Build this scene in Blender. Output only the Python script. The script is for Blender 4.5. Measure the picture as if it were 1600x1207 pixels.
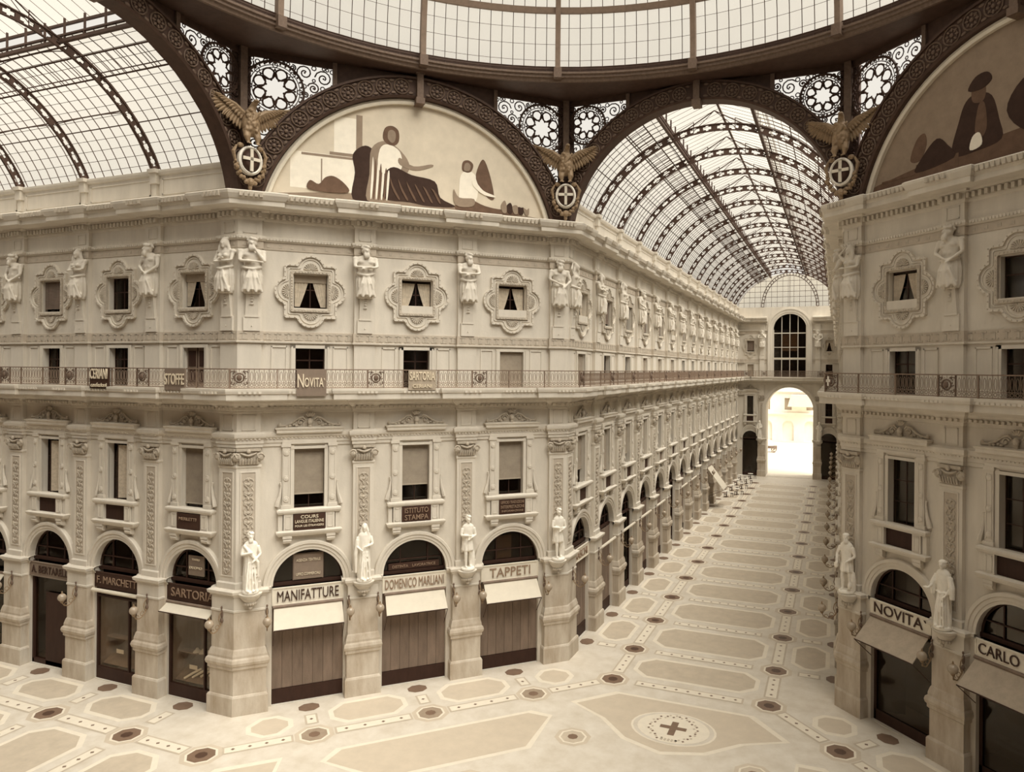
import bpy, math, random
from math import sin, cos, pi, sqrt, radians
from mathutils import Vector, Matrix
from mathutils.geometry import tessellate_polygon

for _o in list(bpy.data.objects):
    bpy.data.objects.remove(_o)
sc = bpy.context.scene
COL = sc.collection

# ------------------------------------------------------------------ camera, sky, sun, exposure
R, W, YEND = 18.94, 7.25, 94.4          # octagon inradius, half width of a gallery arm, end wall of the long gallery
CAMX, CAMY, CAMZ, YAW, ROLL, FPX = 6.751, -18.32, 16.03, .3789, .0074, 1122.8
cam_d = bpy.data.cameras.new('camera')
cam = bpy.data.objects.new('camera', cam_d); COL.objects.link(cam)
cam_d.sensor_width = 36.0; cam_d.sensor_fit = 'HORIZONTAL'
cam_d.lens = FPX / 1600 * 36.0
cam_d.shift_x = -(860 - 800) / 1600
cam_d.shift_y = -(603.5 - 576.0) / 1600
cam_d.clip_start = .05; cam_d.clip_end = 600
cam.matrix_world = Matrix.Translation((CAMX, CAMY, CAMZ)) @ Matrix.Rotation(YAW, 4, 'Z') @ Matrix.Rotation(pi / 2, 4, 'X') @ Matrix.Rotation(ROLL, 4, 'Z')
sc.camera = cam

world = bpy.data.worlds.new('sky'); sc.world = world
world.use_nodes = True
wn = world.node_tree.nodes; wl = world.node_tree.links
bg = wn['Background']
bg.inputs['Color'].default_value = (1.0, .945, .85, 1)
bg.inputs['Strength'].default_value = .88

sun_d = bpy.data.lights.new('sun', 'SUN')
sun_d.energy = 8.9; sun_d.color = (1.0, .975, .92); sun_d.angle = radians(58)
sun = bpy.data.objects.new('sun', sun_d); COL.objects.link(sun)
_az, _el = radians(-20), radians(60)
sun.rotation_euler = Vector((cos(_el) * cos(_az), cos(_el) * sin(_az), sin(_el))).to_track_quat('Z', 'Y').to_euler()
sun.location = (30, -12, 60)

vs = sc.view_settings
vs.view_transform = 'Standard'; vs.look = 'None'; vs.exposure = 0.0; vs.gamma = 1.0; vs.use_curve_mapping = False
sc.cycles.max_bounces = 7; sc.cycles.diffuse_bounces = 4; sc.cycles.glossy_bounces = 2
sc.cycles.transmission_bounces = 4; sc.cycles.transparent_max_bounces = 14
sc.cycles.caustics_reflective = False; sc.cycles.caustics_refractive = False
sc.cycles.use_denoising = True
sc.cycles.sample_clamp_indirect = 6

# ------------------------------------------------------------------ materials
MATS = {}
def lin(c):
    return tuple(((v / 12.92) if v <= .04045 else ((v + .055) / 1.055) ** 2.4) for v in [x / 255 for x in c])
def mat(name, rgb, rough=.8, noise=0., scale=1.5, bump=0., bscale=14., metal=0., dark=None, spec=.25, streak=False):
    m = bpy.data.materials.new(name); m.use_nodes = True
    nt = m.node_tree; b = nt.nodes['Principled BSDF']
    b.inputs['Roughness'].default_value = rough
    b.inputs['Metallic'].default_value = metal
    b.inputs['Specular IOR Level'].default_value = spec
    c = lin(rgb)
    if noise:
        tc = nt.nodes.new('ShaderNodeTexCoord')
        n = nt.nodes.new('ShaderNodeTexNoise'); n.inputs['Scale'].default_value = scale; n.inputs['Detail'].default_value = 6
        n.inputs['Roughness'].default_value = .65
        mp = nt.nodes.new('ShaderNodeMapping')
        if streak: mp.inputs['Scale'].default_value = (1, 1, .25)
        nt.links.new(tc.outputs['Object'], mp.inputs['Vector'])
        nt.links.new(mp.outputs['Vector'], n.inputs['Vector'])
        cr = nt.nodes.new('ShaderNodeValToRGB')
        d = dark and lin(dark) or tuple(v * (1 - noise) for v in c)
        cr.color_ramp.elements[0].position = .3; cr.color_ramp.elements[0].color = (*d, 1)
        cr.color_ramp.elements[1].position = .68; cr.color_ramp.elements[1].color = (*c, 1)
        nt.links.new(n.outputs['Fac'], cr.inputs['Fac'])
        nt.links.new(cr.outputs['Color'], b.inputs['Base Color'])
    else:
        b.inputs['Base Color'].default_value = (*c, 1)
    if bump:
        tc2 = nt.nodes.new('ShaderNodeTexCoord')
        n2 = nt.nodes.new('ShaderNodeTexNoise'); n2.inputs['Scale'].default_value = bscale; n2.inputs['Detail'].default_value = 4
        nt.links.new(tc2.outputs['Object'], n2.inputs['Vector'])
        bp = nt.nodes.new('ShaderNodeBump'); bp.inputs['Strength'].default_value = bump; bp.inputs['Distance'].default_value = .03
        nt.links.new(n2.outputs['Fac'], bp.inputs['Height']); nt.links.new(bp.outputs['Normal'], b.inputs['Normal'])
    MATS[name] = m
    return m
def glassmat(name, tint, clear, gloss=.1, body=None):
    m = bpy.data.materials.new(name); m.use_nodes = True
    nt = m.node_tree; nt.nodes.clear()
    out = nt.nodes.new('ShaderNodeOutputMaterial')
    tr = nt.nodes.new('ShaderNodeBsdfTransparent'); tr.inputs['Color'].default_value = (*tint, 1)
    gl = nt.nodes.new('ShaderNodeBsdfGlossy'); gl.inputs['Roughness'].default_value = .08; gl.inputs['Color'].default_value = (.9, .85, .78, 1)
    df = nt.nodes.new('ShaderNodeBsdfTranslucent'); df.inputs['Color'].default_value = (*(body or (.8, .75, .65)), 1)
    m1 = nt.nodes.new('ShaderNodeMixShader'); m1.inputs['Fac'].default_value = 1 - clear
    nt.links.new(tr.outputs[0], m1.inputs[1]); nt.links.new(df.outputs[0], m1.inputs[2])
    m2 = nt.nodes.new('ShaderNodeMixShader'); m2.inputs['Fac'].default_value = gloss
    nt.links.new(m1.outputs[0], m2.inputs[1]); nt.links.new(gl.outputs[0], m2.inputs[2])
    nt.links.new(m2.outputs[0], out.inputs['Surface'])
    MATS[name] = m
    return m
mat('stone', (222, 214, 201), .85, .16, 1.1, .12, 9, streak=True)
mat('stone_base', (214, 205, 191), .85, .30, 1.6, .15, 9, dark=(176, 160, 140), streak=True)
mat('relief', (204, 193, 177), .85, .3, 5, .3, 26)
mat('ochre_band', (198, 186, 170), .85, .15, 3)
mat('plaster_low_bounce', (118, 100, 84), .9, .15, 1)  # kept dark so the unseen walls bounce less light
mat('marble', (248, 242, 230), .55, .1, 6, .1, 30)
mat('iron', (86, 66, 56), .6, .3, 3)
mat('iron_relief', (122, 102, 88), .55, .35, 8, .4, 30)
mat('iron_rail', (140, 120, 104), .6, .2, 5)
mat('gilt', (160, 136, 108), .42, .35, 9, .4, 40, metal=.1)
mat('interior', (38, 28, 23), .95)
mat('shutter_wood', (142, 124, 110), .8, .35, 2.2, .2, 20, streak=True)
mat('dark_wood', (66, 44, 35), .6, .3, 4, streak=True)
mat('blind', (180, 166, 148), .85, .2, 3)
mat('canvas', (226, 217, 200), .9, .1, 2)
mat('canvas_grey', (190, 176, 158), .9, .2, 3)  # greyer canvas for two of the awnings
mat('curtain', (206, 192, 172), .9, .3, 7)
mat('sign_cream', (234, 226, 210), .7, .08, 3)
mat('sign_brown', (74, 52, 42), .6, .2, 4)
mat('sign_mid', (140, 124, 110), .7, .15, 4)
mat('letter_dark', (70, 50, 40), .6)
mat('letter_pale', (226, 212, 188), .6)
mat('letter_mid', (150, 126, 106), .6)
mat('globe', (172, 157, 138), .25, .12, 5, spec=.6)
mat('fresco_ground', (222, 210, 190), .9, .14, 1.2)
mat('fresco_mid', (156, 138, 120), .9, .2, 2)
mat('fresco_pale', (248, 240, 224), .9, .1, 3)
mat('fresco_dark', (70, 52, 44), .9, .3, 2.5)
mat('fresco_brown', (116, 92, 76), .9, .3, 2.5)
mat('floor_base', (226, 218, 205), .5, .10, 1.1, dark=(208, 197, 180))
mat('floor_light', (238, 228, 210), .5, .08, 3)
mat('floor_mid', (206, 192, 172), .5, .16, 1.6)
mat('floor_field', (212, 198, 178), .5, .1, 1.6)
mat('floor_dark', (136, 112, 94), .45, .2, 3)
mat('floor_dark_lit', (172, 154, 134), .45, .2, 3)  # octagon tone lightened to carry the strong light on the bright row
mat('floor_deep', (92, 70, 58), .45, .2, 3)
mat('street', (226, 212, 188), .9, .1, .4)
mat('far_pane_glare', (170, 156, 138), .4)  # panes paled: overexposed daylight put into their colour
mat('far_wall', (238, 232, 220), .9, .12, .6)
glassmat('roof_glass', (.95, .93, .88), .80, .04)
glassmat('window_glass', (.55, .48, .42), .97, .05)
glassmat('showcase_glass', (.92, .88, .82), .97, .05)

# ------------------------------------------------------------------ mesh builder
class MB:
    def __init__(s): s.v = []; s.f = []; s.m = []; s.mats = []; s.cur = 0
    def mat(s, name):
        if name not in s.mats: s.mats.append(name)
        s.cur = s.mats.index(name); return s
    def add(s, vs_, fs):
        b = len(s.v); s.v.extend([tuple(v) for v in vs_])
        for f in fs: s.f.append(tuple(b + i for i in f)); s.m.append(s.cur)
        return s
    def box(s, x0, x1, y0, y1, z0, z1):
        v = [(x, y, z) for x in (x0, x1) for y in (y0, y1) for z in (z0, z1)]
        return s.add(v, [(0, 1, 3, 2), (4, 6, 7, 5), (0, 4, 5, 1), (2, 3, 7, 6), (0, 2, 6, 4), (1, 5, 7, 3)])
    def tube(s, pts, r, n=6, closed=False, flat=1.0, caps=True):
        pts = [Vector(p) for p in pts]; N = len(pts)
        rs = r if isinstance(r, (list, tuple)) else [r] * N
        vs_ = []; up = None
        for i, p in enumerate(pts):
            a = pts[(i - 1) % N] if (closed or i) else p
            b = pts[(i + 1) % N] if (closed or i < N - 1) else p
            t = (b - a)
            t = t.normalized() if t.length > 1e-9 else Vector((0, 0, 1))
            if up is None:
                up = Vector((0, 1, 0)) if abs(t.y) < .9 else Vector((1, 0, 0))
            u = up - t * up.dot(t)
            if u.length < 1e-6: u = t.orthogonal()
            u.normalize(); up = u; w = t.cross(u)
            for k in range(n):
                a_ = 2 * pi * k / n
                vs_.append(p + u * (cos(a_) * rs[i] * flat) + w * (sin(a_) * rs[i]))
        fs = []
        for i in range(N if closed else N - 1):
            j = (i + 1) % N
            for k in range(n):
                l = (k + 1) % n
                fs.append((i * n + k, i * n + l, j * n + l, j * n + k))
        if not closed and caps:
            fs.append(tuple(range(n))[::-1]); fs.append(tuple((N - 1) * n + k for k in range(n)))
        return s.add(vs_, fs)
    def ring(s, c, rad, r, n=20, m=5, flat=1.0, axis='y'):
        if axis == 'y': pts = [(c[0] + rad * cos(a), c[1], c[2] + rad * sin(a)) for a in [2 * pi * i / n for i in range(n)]]
        else: pts = [(c[0] + rad * cos(a), c[1] + rad * sin(a), c[2]) for a in [2 * pi * i / n for i in range(n)]]
        return s.tube(pts, r, m, True, flat)
    def arc(s, c, rad, a0, a1, r, n=12, m=5, rad2=None, flat=1.):
        pts = []
        for i in range(n + 1):
            t = i / n; a = a0 + (a1 - a0) * t; q = rad + ((rad2 if rad2 is not None else rad) - rad) * t
            pts.append((c[0] + q * cos(a), c[1], c[2] + q * sin(a)))
        return s.tube(pts, r, m, False, flat)
    def ell(s, c, r, n=10, m=6, rot=None):
        vs_ = []
        for j in range(m + 1):
            ph = -pi / 2 + pi * j / m
            for i in range(n):
                a = 2 * pi * i / n
                p = Vector((r[0] * cos(ph) * cos(a), r[1] * cos(ph) * sin(a), r[2] * sin(ph)))
                if rot: p = rot @ p
                vs_.append((c[0] + p.x, c[1] + p.y, c[2] + p.z))
        fs = [(j * n + i, j * n + (i + 1) % n, (j + 1) * n + (i + 1) % n, (j + 1) * n + i) for j in range(m) for i in range(n)]
        return s.add(vs_, fs)
    def lathe(s, prof, c=(0, 0), n=16, a0=0, a1=2 * pi):
        full = abs(a1 - a0 - 2 * pi) < 1e-6
        k = n if full else n + 1
        vs_ = [(c[0] + r * cos(a0 + (a1 - a0) * i / n), c[1] + r * sin(a0 + (a1 - a0) * i / n), z) for r, z in prof for i in range(k)]
        fs = [(j * k + i, j * k + (i + 1) % k, (j + 1) * k + (i + 1) % k, (j + 1) * k + i) for j in range(len(prof) - 1) for i in range(n)]
        return s.add(vs_, fs)
    def loft(s, rings, cap=True):
        n = len(rings[0]); vs_ = [p for r in rings for p in r]
        fs = [(j * n + i, j * n + (i + 1) % n, (j + 1) * n + (i + 1) % n, (j + 1) * n + i) for j in range(len(rings) - 1) for i in range(n)]
        if cap: fs += [tuple(range(n))[::-1], tuple((len(rings) - 1) * n + i for i in range(n))]
        return s.add(vs_, fs)
    def prism(s, poly, y0, y1):                      # polygon in x,z between two y
        n = len(poly)
        vs_ = [(x, y0, z) for x, z in poly] + [(x, y1, z) for x, z in poly]
        fs = [(i, (i + 1) % n, n + (i + 1) % n, n + i) for i in range(n)]
        tri = tessellate_polygon([[Vector((x, z, 0)) for x, z in poly]])
        fs += [tuple(t) for t in tri] + [tuple(n + i for i in reversed(t)) for t in tri]
        return s.add(vs_, fs)
    def flat(s, poly, z, th=0.):                     # horizontal polygon slab
        n = len(poly); vs_ = [(x, y, z) for x, y in poly]
        tri = tessellate_polygon([[Vector((x, y, 0)) for x, y in poly]])
        return s.add(vs_, [tuple(t) for t in tri])
    def band(s, A, B, y0, y1):                       # ring between outlines A (outer) and B (inner), x,z points
        n = len(A)
        vs_ = [(x, y1, z) for x, z in A] + [(x, y0, z) for x, z in A] + [(x, y0, z) for x, z in B] + [(x, y1, z) for x, z in B]
        fs = []
        for i in range(n):
            j = (i + 1) % n
            for k in range(3): fs.append((k * n + i, k * n + j, (k + 1) * n + j, (k + 1) * n + i))
        return s.add(vs_, fs)
    def sweep(s, path, prof, closed=False, caps=True):   # outward = right hand side of the path; prof = (out, z)
        P = [Vector((p[0], p[1])) for p in path]; N = len(P); out = []
        for i in range(N):
            ns = []
            if closed or i: d = (P[i] - P[(i - 1) % N]).normalized(); ns.append(Vector((d.y, -d.x)))
            if closed or i < N - 1: d = (P[(i + 1) % N] - P[i]).normalized(); ns.append(Vector((d.y, -d.x)))
            m = ns[0] if len(ns) == 1 else (ns[0] + ns[1]) / max(.15, 1 + ns[0].dot(ns[1]))
            out.append(m)
        k = len(prof)
        vs_ = [(P[i].x + out[i].x * o, P[i].y + out[i].y * o, z) for i in range(N) for o, z in prof]
        fs = []
        for i in range(N if closed else N - 1):
            j = (i + 1) % N
            for q in range(k - 1): fs.append((i * k + q, j * k + q, j * k + q + 1, i * k + q + 1))
        if caps and not closed:
            tri = tessellate_polygon([[Vector((o, z, 0)) for o, z in prof]])
            fs += [tuple(t) for t in tri] + [tuple((N - 1) * k + i for i in t) for t in tri]
        return s.add(vs_, fs)
    def xf(s, M, start=0):
        for i in range(start, len(s.v)): s.v[i] = tuple(M @ Vector(s.v[i]))
        return s
    def mirror_x(s, start=0):
        b = len(s.v)
        vs_ = [(-x, y, z) for x, y, z in s.v[start:]]
        fs = [(f, m) for f, m in zip(s.f, s.m) if min(f) >= start]
        s.v.extend(vs_)
        for f, m in fs: s.f.append(tuple(i - start + b for i in reversed(f))); s.m.append(m)
        return s
    def mesh(s, name, material=None, smooth=False):
        me = bpy.data.meshes.new(name)
        me.from_pydata(s.v, [], s.f)
        mats = s.mats or [material]
        for n_ in mats:
            if n_: me.materials.append(MATS[n_])
        if s.mats:
            me.polygons.foreach_set('material_index', s.m)
        if smooth: me.polygons.foreach_set('use_smooth', [True] * len(me.polygons))
        me.update()
        return me

def part(name, mb, material=None, parent=None, smooth=False, label=None):
    me = mb if isinstance(mb, bpy.types.Mesh) else mb.mesh(name, material, smooth)
    o = bpy.data.objects.new(name, me); COL.objects.link(o)
    if parent: o.parent = parent
    if label: o['label'] = label
    return o
def tag(o, label, cat, group=None, kind=None):
    o['label'] = label; o['category'] = cat
    if group: o['group'] = group
    elif 'group' in o.keys(): del o['group']
    if kind: o['kind'] = kind
    return o
def root(name, loc=(0, 0, 0), rz=0.):
    o = bpy.data.objects.new(name, None); COL.objects.link(o)
    o.location = loc; o.rotation_euler = (0, 0, rz); o.empty_display_size = .2
    return o
KIDS = {}
def dup(o, loc=None, rz=None, parent=None, name=None, skip=()):
    if not KIDS.get('ok'):
        KIDS.clear(); KIDS['ok'] = True
    c = o.copy(); COL.objects.link(c); c.parent = parent
    if name: c.name = name
    if loc is not None: c.location = loc
    if rz is not None: c.rotation_euler = (0, 0, rz)
    for ch in [x for x in o.children]:
        if ch.name.split('.')[0] in skip: continue
        dup(ch, parent=c)
    return c
def drop(o):
    for ch in list(o.children): drop(ch)
    bpy.data.objects.remove(o)
def fuse(mb, voxel, smooth=True):                    # one continuous surface out of overlapping volumes
    me = mb.mesh('t'); me.materials.clear()
    o = bpy.data.objects.new('t', me); COL.objects.link(o)
    md = o.modifiers.new('r', 'REMESH'); md.mode = 'VOXEL'; md.voxel_size = voxel; md.use_smooth_shade = smooth
    sm = o.modifiers.new('s', 'SMOOTH'); sm.factor = .5; sm.iterations = 1
    dg = bpy.context.evaluated_depsgraph_get(); dg.update()
    out = bpy.data.meshes.new_from_object(o.evaluated_get(dg))
    bpy.data.objects.remove(o)
    return out
def text_mesh(body, width, height, material, depth=.015, bold=.0, vfit=True):
    cu = bpy.data.curves.new('lettering', 'FONT'); cu.body = body; cu.align_x = 'CENTER'; cu.align_y = 'CENTER'
    cu.extrude = depth; cu.offset = bold * .45; cu.resolution_u = 3
    o = bpy.data.objects.new('t', cu); COL.objects.link(o)
    dg = bpy.context.evaluated_depsgraph_get(); dg.update()
    me = bpy.data.meshes.new_from_object(o.evaluated_get(dg)); bpy.data.objects.remove(o)
    xs = [v.co.x for v in me.vertices]; ys = [v.co.y for v in me.vertices]
    cx, cy = (max(xs) + min(xs)) / 2, (max(ys) + min(ys)) / 2
    sx, sy = width / (max(xs) - min(xs)), height / (max(ys) - min(ys))
    for v in me.vertices:
        x, y, z = v.co
        v.co = ((x - cx) * sx, -z, (y - cy) * sy)    # stands in x,z and faces -y
    me.materials.clear(); me.materials.append(MATS[material])
    return me
ORD = 'first second third fourth fifth sixth seventh eighth ninth tenth eleventh twelfth thirteenth fourteenth fifteenth sixteenth'.split()

# ------------------------------------------------------------------ the faces of the hall
class Face:
    def __init__(s, key, O, rot, x0, x1, pils, bays, text, c0=True, c1=True):
        s.key = key; s.O = Vector(O); s.rot = rot; s.x0 = x0; s.x1 = x1; s.pils = pils; s.bays = bays; s.text = text
        s.u = Vector((cos(rot), sin(rot))); s.n = Vector((sin(rot), -cos(rot))); s.c0 = c0; s.c1 = c1
    def P(s, x, o=0.): return s.O + s.u * x + s.n * o
    def L(s, x, o=0., z=0.): p = s.P(x, o); return (p.x, p.y, z)
SIDE = (R - W) * sqrt(2)
GL = YEND - R
gp = [5.324 + 5.033 * k for k in range(14)]
gb = [2.78] + [5.324 + 5.033 * k + 2.516 for k in range(13)] + [(gp[-1] + GL) / 2 - .1]
F = {}
F['side'] = Face('side', (-R, W), 0, -41, 0, [-p for p in gp[:7]][::-1], [-b for b in gb[:7]][::-1], 'side gallery wall')
F['oct'] = Face('oct', (-R, W), pi / 4, 0, SIDE, [5.65, 10.88], [3.13, 8.27, 13.41], 'sunlit octagon wall')
F['long'] = Face('long', (-W, R), pi / 2, 0, GL, gp, gb, 'long gallery wall')
F['end'] = Face('end', (-W, YEND), 0, 0, 2 * W, [3.55, 11.45], [1.85, 13.0], 'gallery end wall')
F['dim'] = Face('dim', (W, YEND), -pi / 2, 0, GL, [GL - p for p in gp][::-1], [GL - b for b in gb][::-1], 'opposite gallery wall')
F['shade'] = Face('shade', (W, R), -pi / 4, 0, SIDE, [5.65, 10.88], [3.13, 8.27, 13.41], 'shaded octagon wall')
PH = .5   # pilaster half width

def plan(faces, ph=PH, out=.2, cw=.98):
    """plan line of the wall with its breaks forward at the pilasters, through several faces"""
    pts = []
    for i, fc in enumerate(faces):
        iv = [(p - ph, p + ph) for p in fc.pils]
        first, last = i == 0, i == len(faces) - 1
        if not first and fc.c0: iv = [(fc.x0, fc.x0 + cw)] + iv
        if not last and fc.c1: iv = iv + [(fc.x1 - cw, fc.x1)]
        if first: pts.append(fc.P(fc.x0))
        for a, b in sorted(iv):
            at0 = (not first) and abs(a - fc.x0) < 1e-6; at1 = (not last) and abs(b - fc.x1) < 1e-6
            if not at0: pts += [fc.P(a), fc.P(a, out)]
            if not at1: pts += [fc.P(b, out), fc.P(b)]
            else:
                nf = faces[i + 1]; m = (fc.n + nf.n) / (1 + fc.n.dot(nf.n)); pts.append(fc.P(fc.x1) + m * out)
        if last: pts.append(fc.P(fc.x1))
    return pts
def blocks(mb, path, pitch, w, o0, o1, z0, z1, sub=None):
    for i in range(len(path) - 1):
        a, b = Vector(path[i]), Vector(path[i + 1]); d = b - a; l = d.length
        if l < .35: continue
        d.normalize(); n = Vector((d.y, -d.x)); k = max(1, int(l / pitch))
        for j in range(k):
            c = a + d * (l * (j + .5) / k)
            q = [c - d * w / 2 + n * o0, c + d * w / 2 + n * o0, c + d * w / 2 + n * o1, c - d * w / 2 + n * o1]
            v = [(p.x, p.y, z) for z in (z0, z1) for p in q]
            mb.add(v, [(0, 1, 2, 3), (4, 7, 6, 5), (0, 4, 5, 1), (1, 5, 6, 2), (2, 6, 7, 3), (3, 7, 4, 0)])
WEST = [F['side'], F['oct'], F['long'], F['end']]
F_endE = Face('e', (W, YEND), -pi / 2, 0, GL, F['dim'].pils, F['dim'].bays, '')
EAST = [F['dim'], F['shade']]

# ------------------------------------------------------------------ walls
def hole_rect(c, hw, z0, z1): return [(c - hw, z0), (c + hw, z0), (c + hw, z1), (c - hw, z1)]
def hole_arch(c, hw, z0, zs, n=16): return [(c - hw, z0), (c + hw, z0)] + [(c + hw * cos(pi * i / n), zs + hw * sin(pi * i / n)) for i in range(n + 1)]
ZT = 25.5
def wall(name, fc, top, holes, extra=None, depth=.45, back=2.6, inner=True, label=''):
    mb = MB().mat('stone')
    ho = holes
    outline = [(fc.x0, 0), (fc.x1, 0)] + top
    loops = [outline] + ho
    tri = tessellate_polygon([[Vector((x, z, 0)) for x, z in l] for l in loops])
    flat_ = [p for l in loops for p in l]
    mb.add([fc.L(x, 0, z) for x, z in flat_], [tuple(t) for t in tri])
    for l in ho:
        n = len(l)
        mb.add([fc.L(x, 0, z) for x, z in l] + [fc.L(x, -depth, z) for x, z in l], [(i, (i + 1) % n, n + (i + 1) % n, n + i) for i in range(n)])
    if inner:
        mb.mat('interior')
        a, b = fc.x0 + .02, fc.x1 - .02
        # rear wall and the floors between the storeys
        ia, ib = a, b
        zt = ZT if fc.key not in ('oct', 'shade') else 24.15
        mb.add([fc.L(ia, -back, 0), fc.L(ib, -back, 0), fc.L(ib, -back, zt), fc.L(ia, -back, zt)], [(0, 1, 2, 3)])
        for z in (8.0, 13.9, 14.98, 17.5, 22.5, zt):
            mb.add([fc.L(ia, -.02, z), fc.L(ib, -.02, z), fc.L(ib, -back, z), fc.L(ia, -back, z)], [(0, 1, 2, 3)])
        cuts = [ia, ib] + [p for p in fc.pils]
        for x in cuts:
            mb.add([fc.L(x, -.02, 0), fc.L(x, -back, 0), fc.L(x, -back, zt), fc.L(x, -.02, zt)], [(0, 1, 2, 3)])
    if extra: extra(mb)
    o = part(name, mb)
    tag(o, label, 'wall', kind='structure')
    return o
def bay_holes(c, k=1.0):
    return [hole_arch(c, 1.63 * k, .02, 5.68), hole_rect(c, .69 * k, 9.24, 12.11), hole_rect(c, .67 * k, 15.02, 16.9), hole_rect(c, .76 * k, 18.82, 20.44)]
for key, nm, lb in (('side', 'wall_side_gallery', 'ornate stone wall of the side gallery running off behind the octagon corner'),
                    ('oct', 'wall_octagon', 'brightly lit diagonal stone wall of the octagon carrying three shop arches'),
                    ('long', 'wall_gallery_west', 'long stone gallery wall receding from the bright octagon wall to the far portal'),
                    ('dim', 'wall_gallery_east', 'gallery wall seen edge-on behind the column of globe lamps'),
                    ('shade', 'wall_octagon_east', 'dark shaded diagonal stone wall of the octagon')):
    fc = F[key]; hs = []
    for b in fc.bays: hs += bay_holes(b)
    # keep the very last bays of the long walls clear of the corner
    wall(nm, fc, [(fc.x1, ZT if key not in ('oct', 'shade') else 24.2), (fc.x0, ZT if key not in ('oct', 'shade') else 24.2)], hs, label=lb)
fe = F['end']; PC = 7.5
hs = []
for b in fe.bays: hs += bay_holes(b, .68)
hs.append(hole_arch(PC, 3.35, .02, 10.1, 24)); hs.append(hole_arch(PC, 2.35, 15.02, 22.1, 20))
def end_extra(mb):
    mb.mat('stone')
    # deep passage of the portal
    l = hole_arch(PC, 3.35, 0, 10.1, 24); n = len(l)
    mb.add([fe.L(x, -.4, z) for x, z in l] + [fe.L(x, -4.0, z) for x, z in l], [(i, (i + 1) % n, n + (i + 1) % n, n + i) for i in range(1, n)])
wall('wall_gallery_end', fe, [(fe.x1, 25.5), (fe.x0, 25.5)], hs, end_extra, inner=False, label='far end wall of the long gallery with the open portal and tall arched window')
# rooms behind the end wall beside and above the passage
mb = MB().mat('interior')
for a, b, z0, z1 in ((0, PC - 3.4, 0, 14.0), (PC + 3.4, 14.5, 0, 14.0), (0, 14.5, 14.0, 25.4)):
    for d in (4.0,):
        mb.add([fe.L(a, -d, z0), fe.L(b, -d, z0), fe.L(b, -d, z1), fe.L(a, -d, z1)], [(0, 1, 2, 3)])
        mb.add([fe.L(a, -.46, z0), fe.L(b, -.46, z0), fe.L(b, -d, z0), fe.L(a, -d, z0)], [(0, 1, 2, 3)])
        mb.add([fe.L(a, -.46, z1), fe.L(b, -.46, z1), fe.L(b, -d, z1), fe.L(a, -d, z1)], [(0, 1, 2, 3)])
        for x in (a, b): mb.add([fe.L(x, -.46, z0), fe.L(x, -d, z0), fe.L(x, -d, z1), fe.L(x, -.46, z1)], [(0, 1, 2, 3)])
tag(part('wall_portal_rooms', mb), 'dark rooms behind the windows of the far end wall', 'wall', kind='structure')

# unseen walls; those across the east and south arms added to block light
mb = MB().mat('plaster_low_bounce')
def quad(a, b, z0, z1): mb.add([(a[0], a[1], z0), (b[0], b[1], z0), (b[0], b[1], z1), (a[0], a[1], z1)], [(0, 1, 2, 3)])
for pts in ([(R + .3, W), (R + .3, -W)], [(R, -W), (W, -R)], [(-W, -R), (-R, -W), (-R - 41, -W), (-R - 41, W)]):
    for a, b in zip(pts, pts[1:]): quad(a, b, 0, 25.5)
quad((R + .3, W), (R + .3, -W), 25.5, 30.8); quad((W, -R - .6), (-W, -R - .6), 0, 30.8)
tag(part('wall_south_light_block', mb), 'plain unseen walls behind the viewpoint, with closures added across two arms to block light', 'wall', kind='structure')

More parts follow.
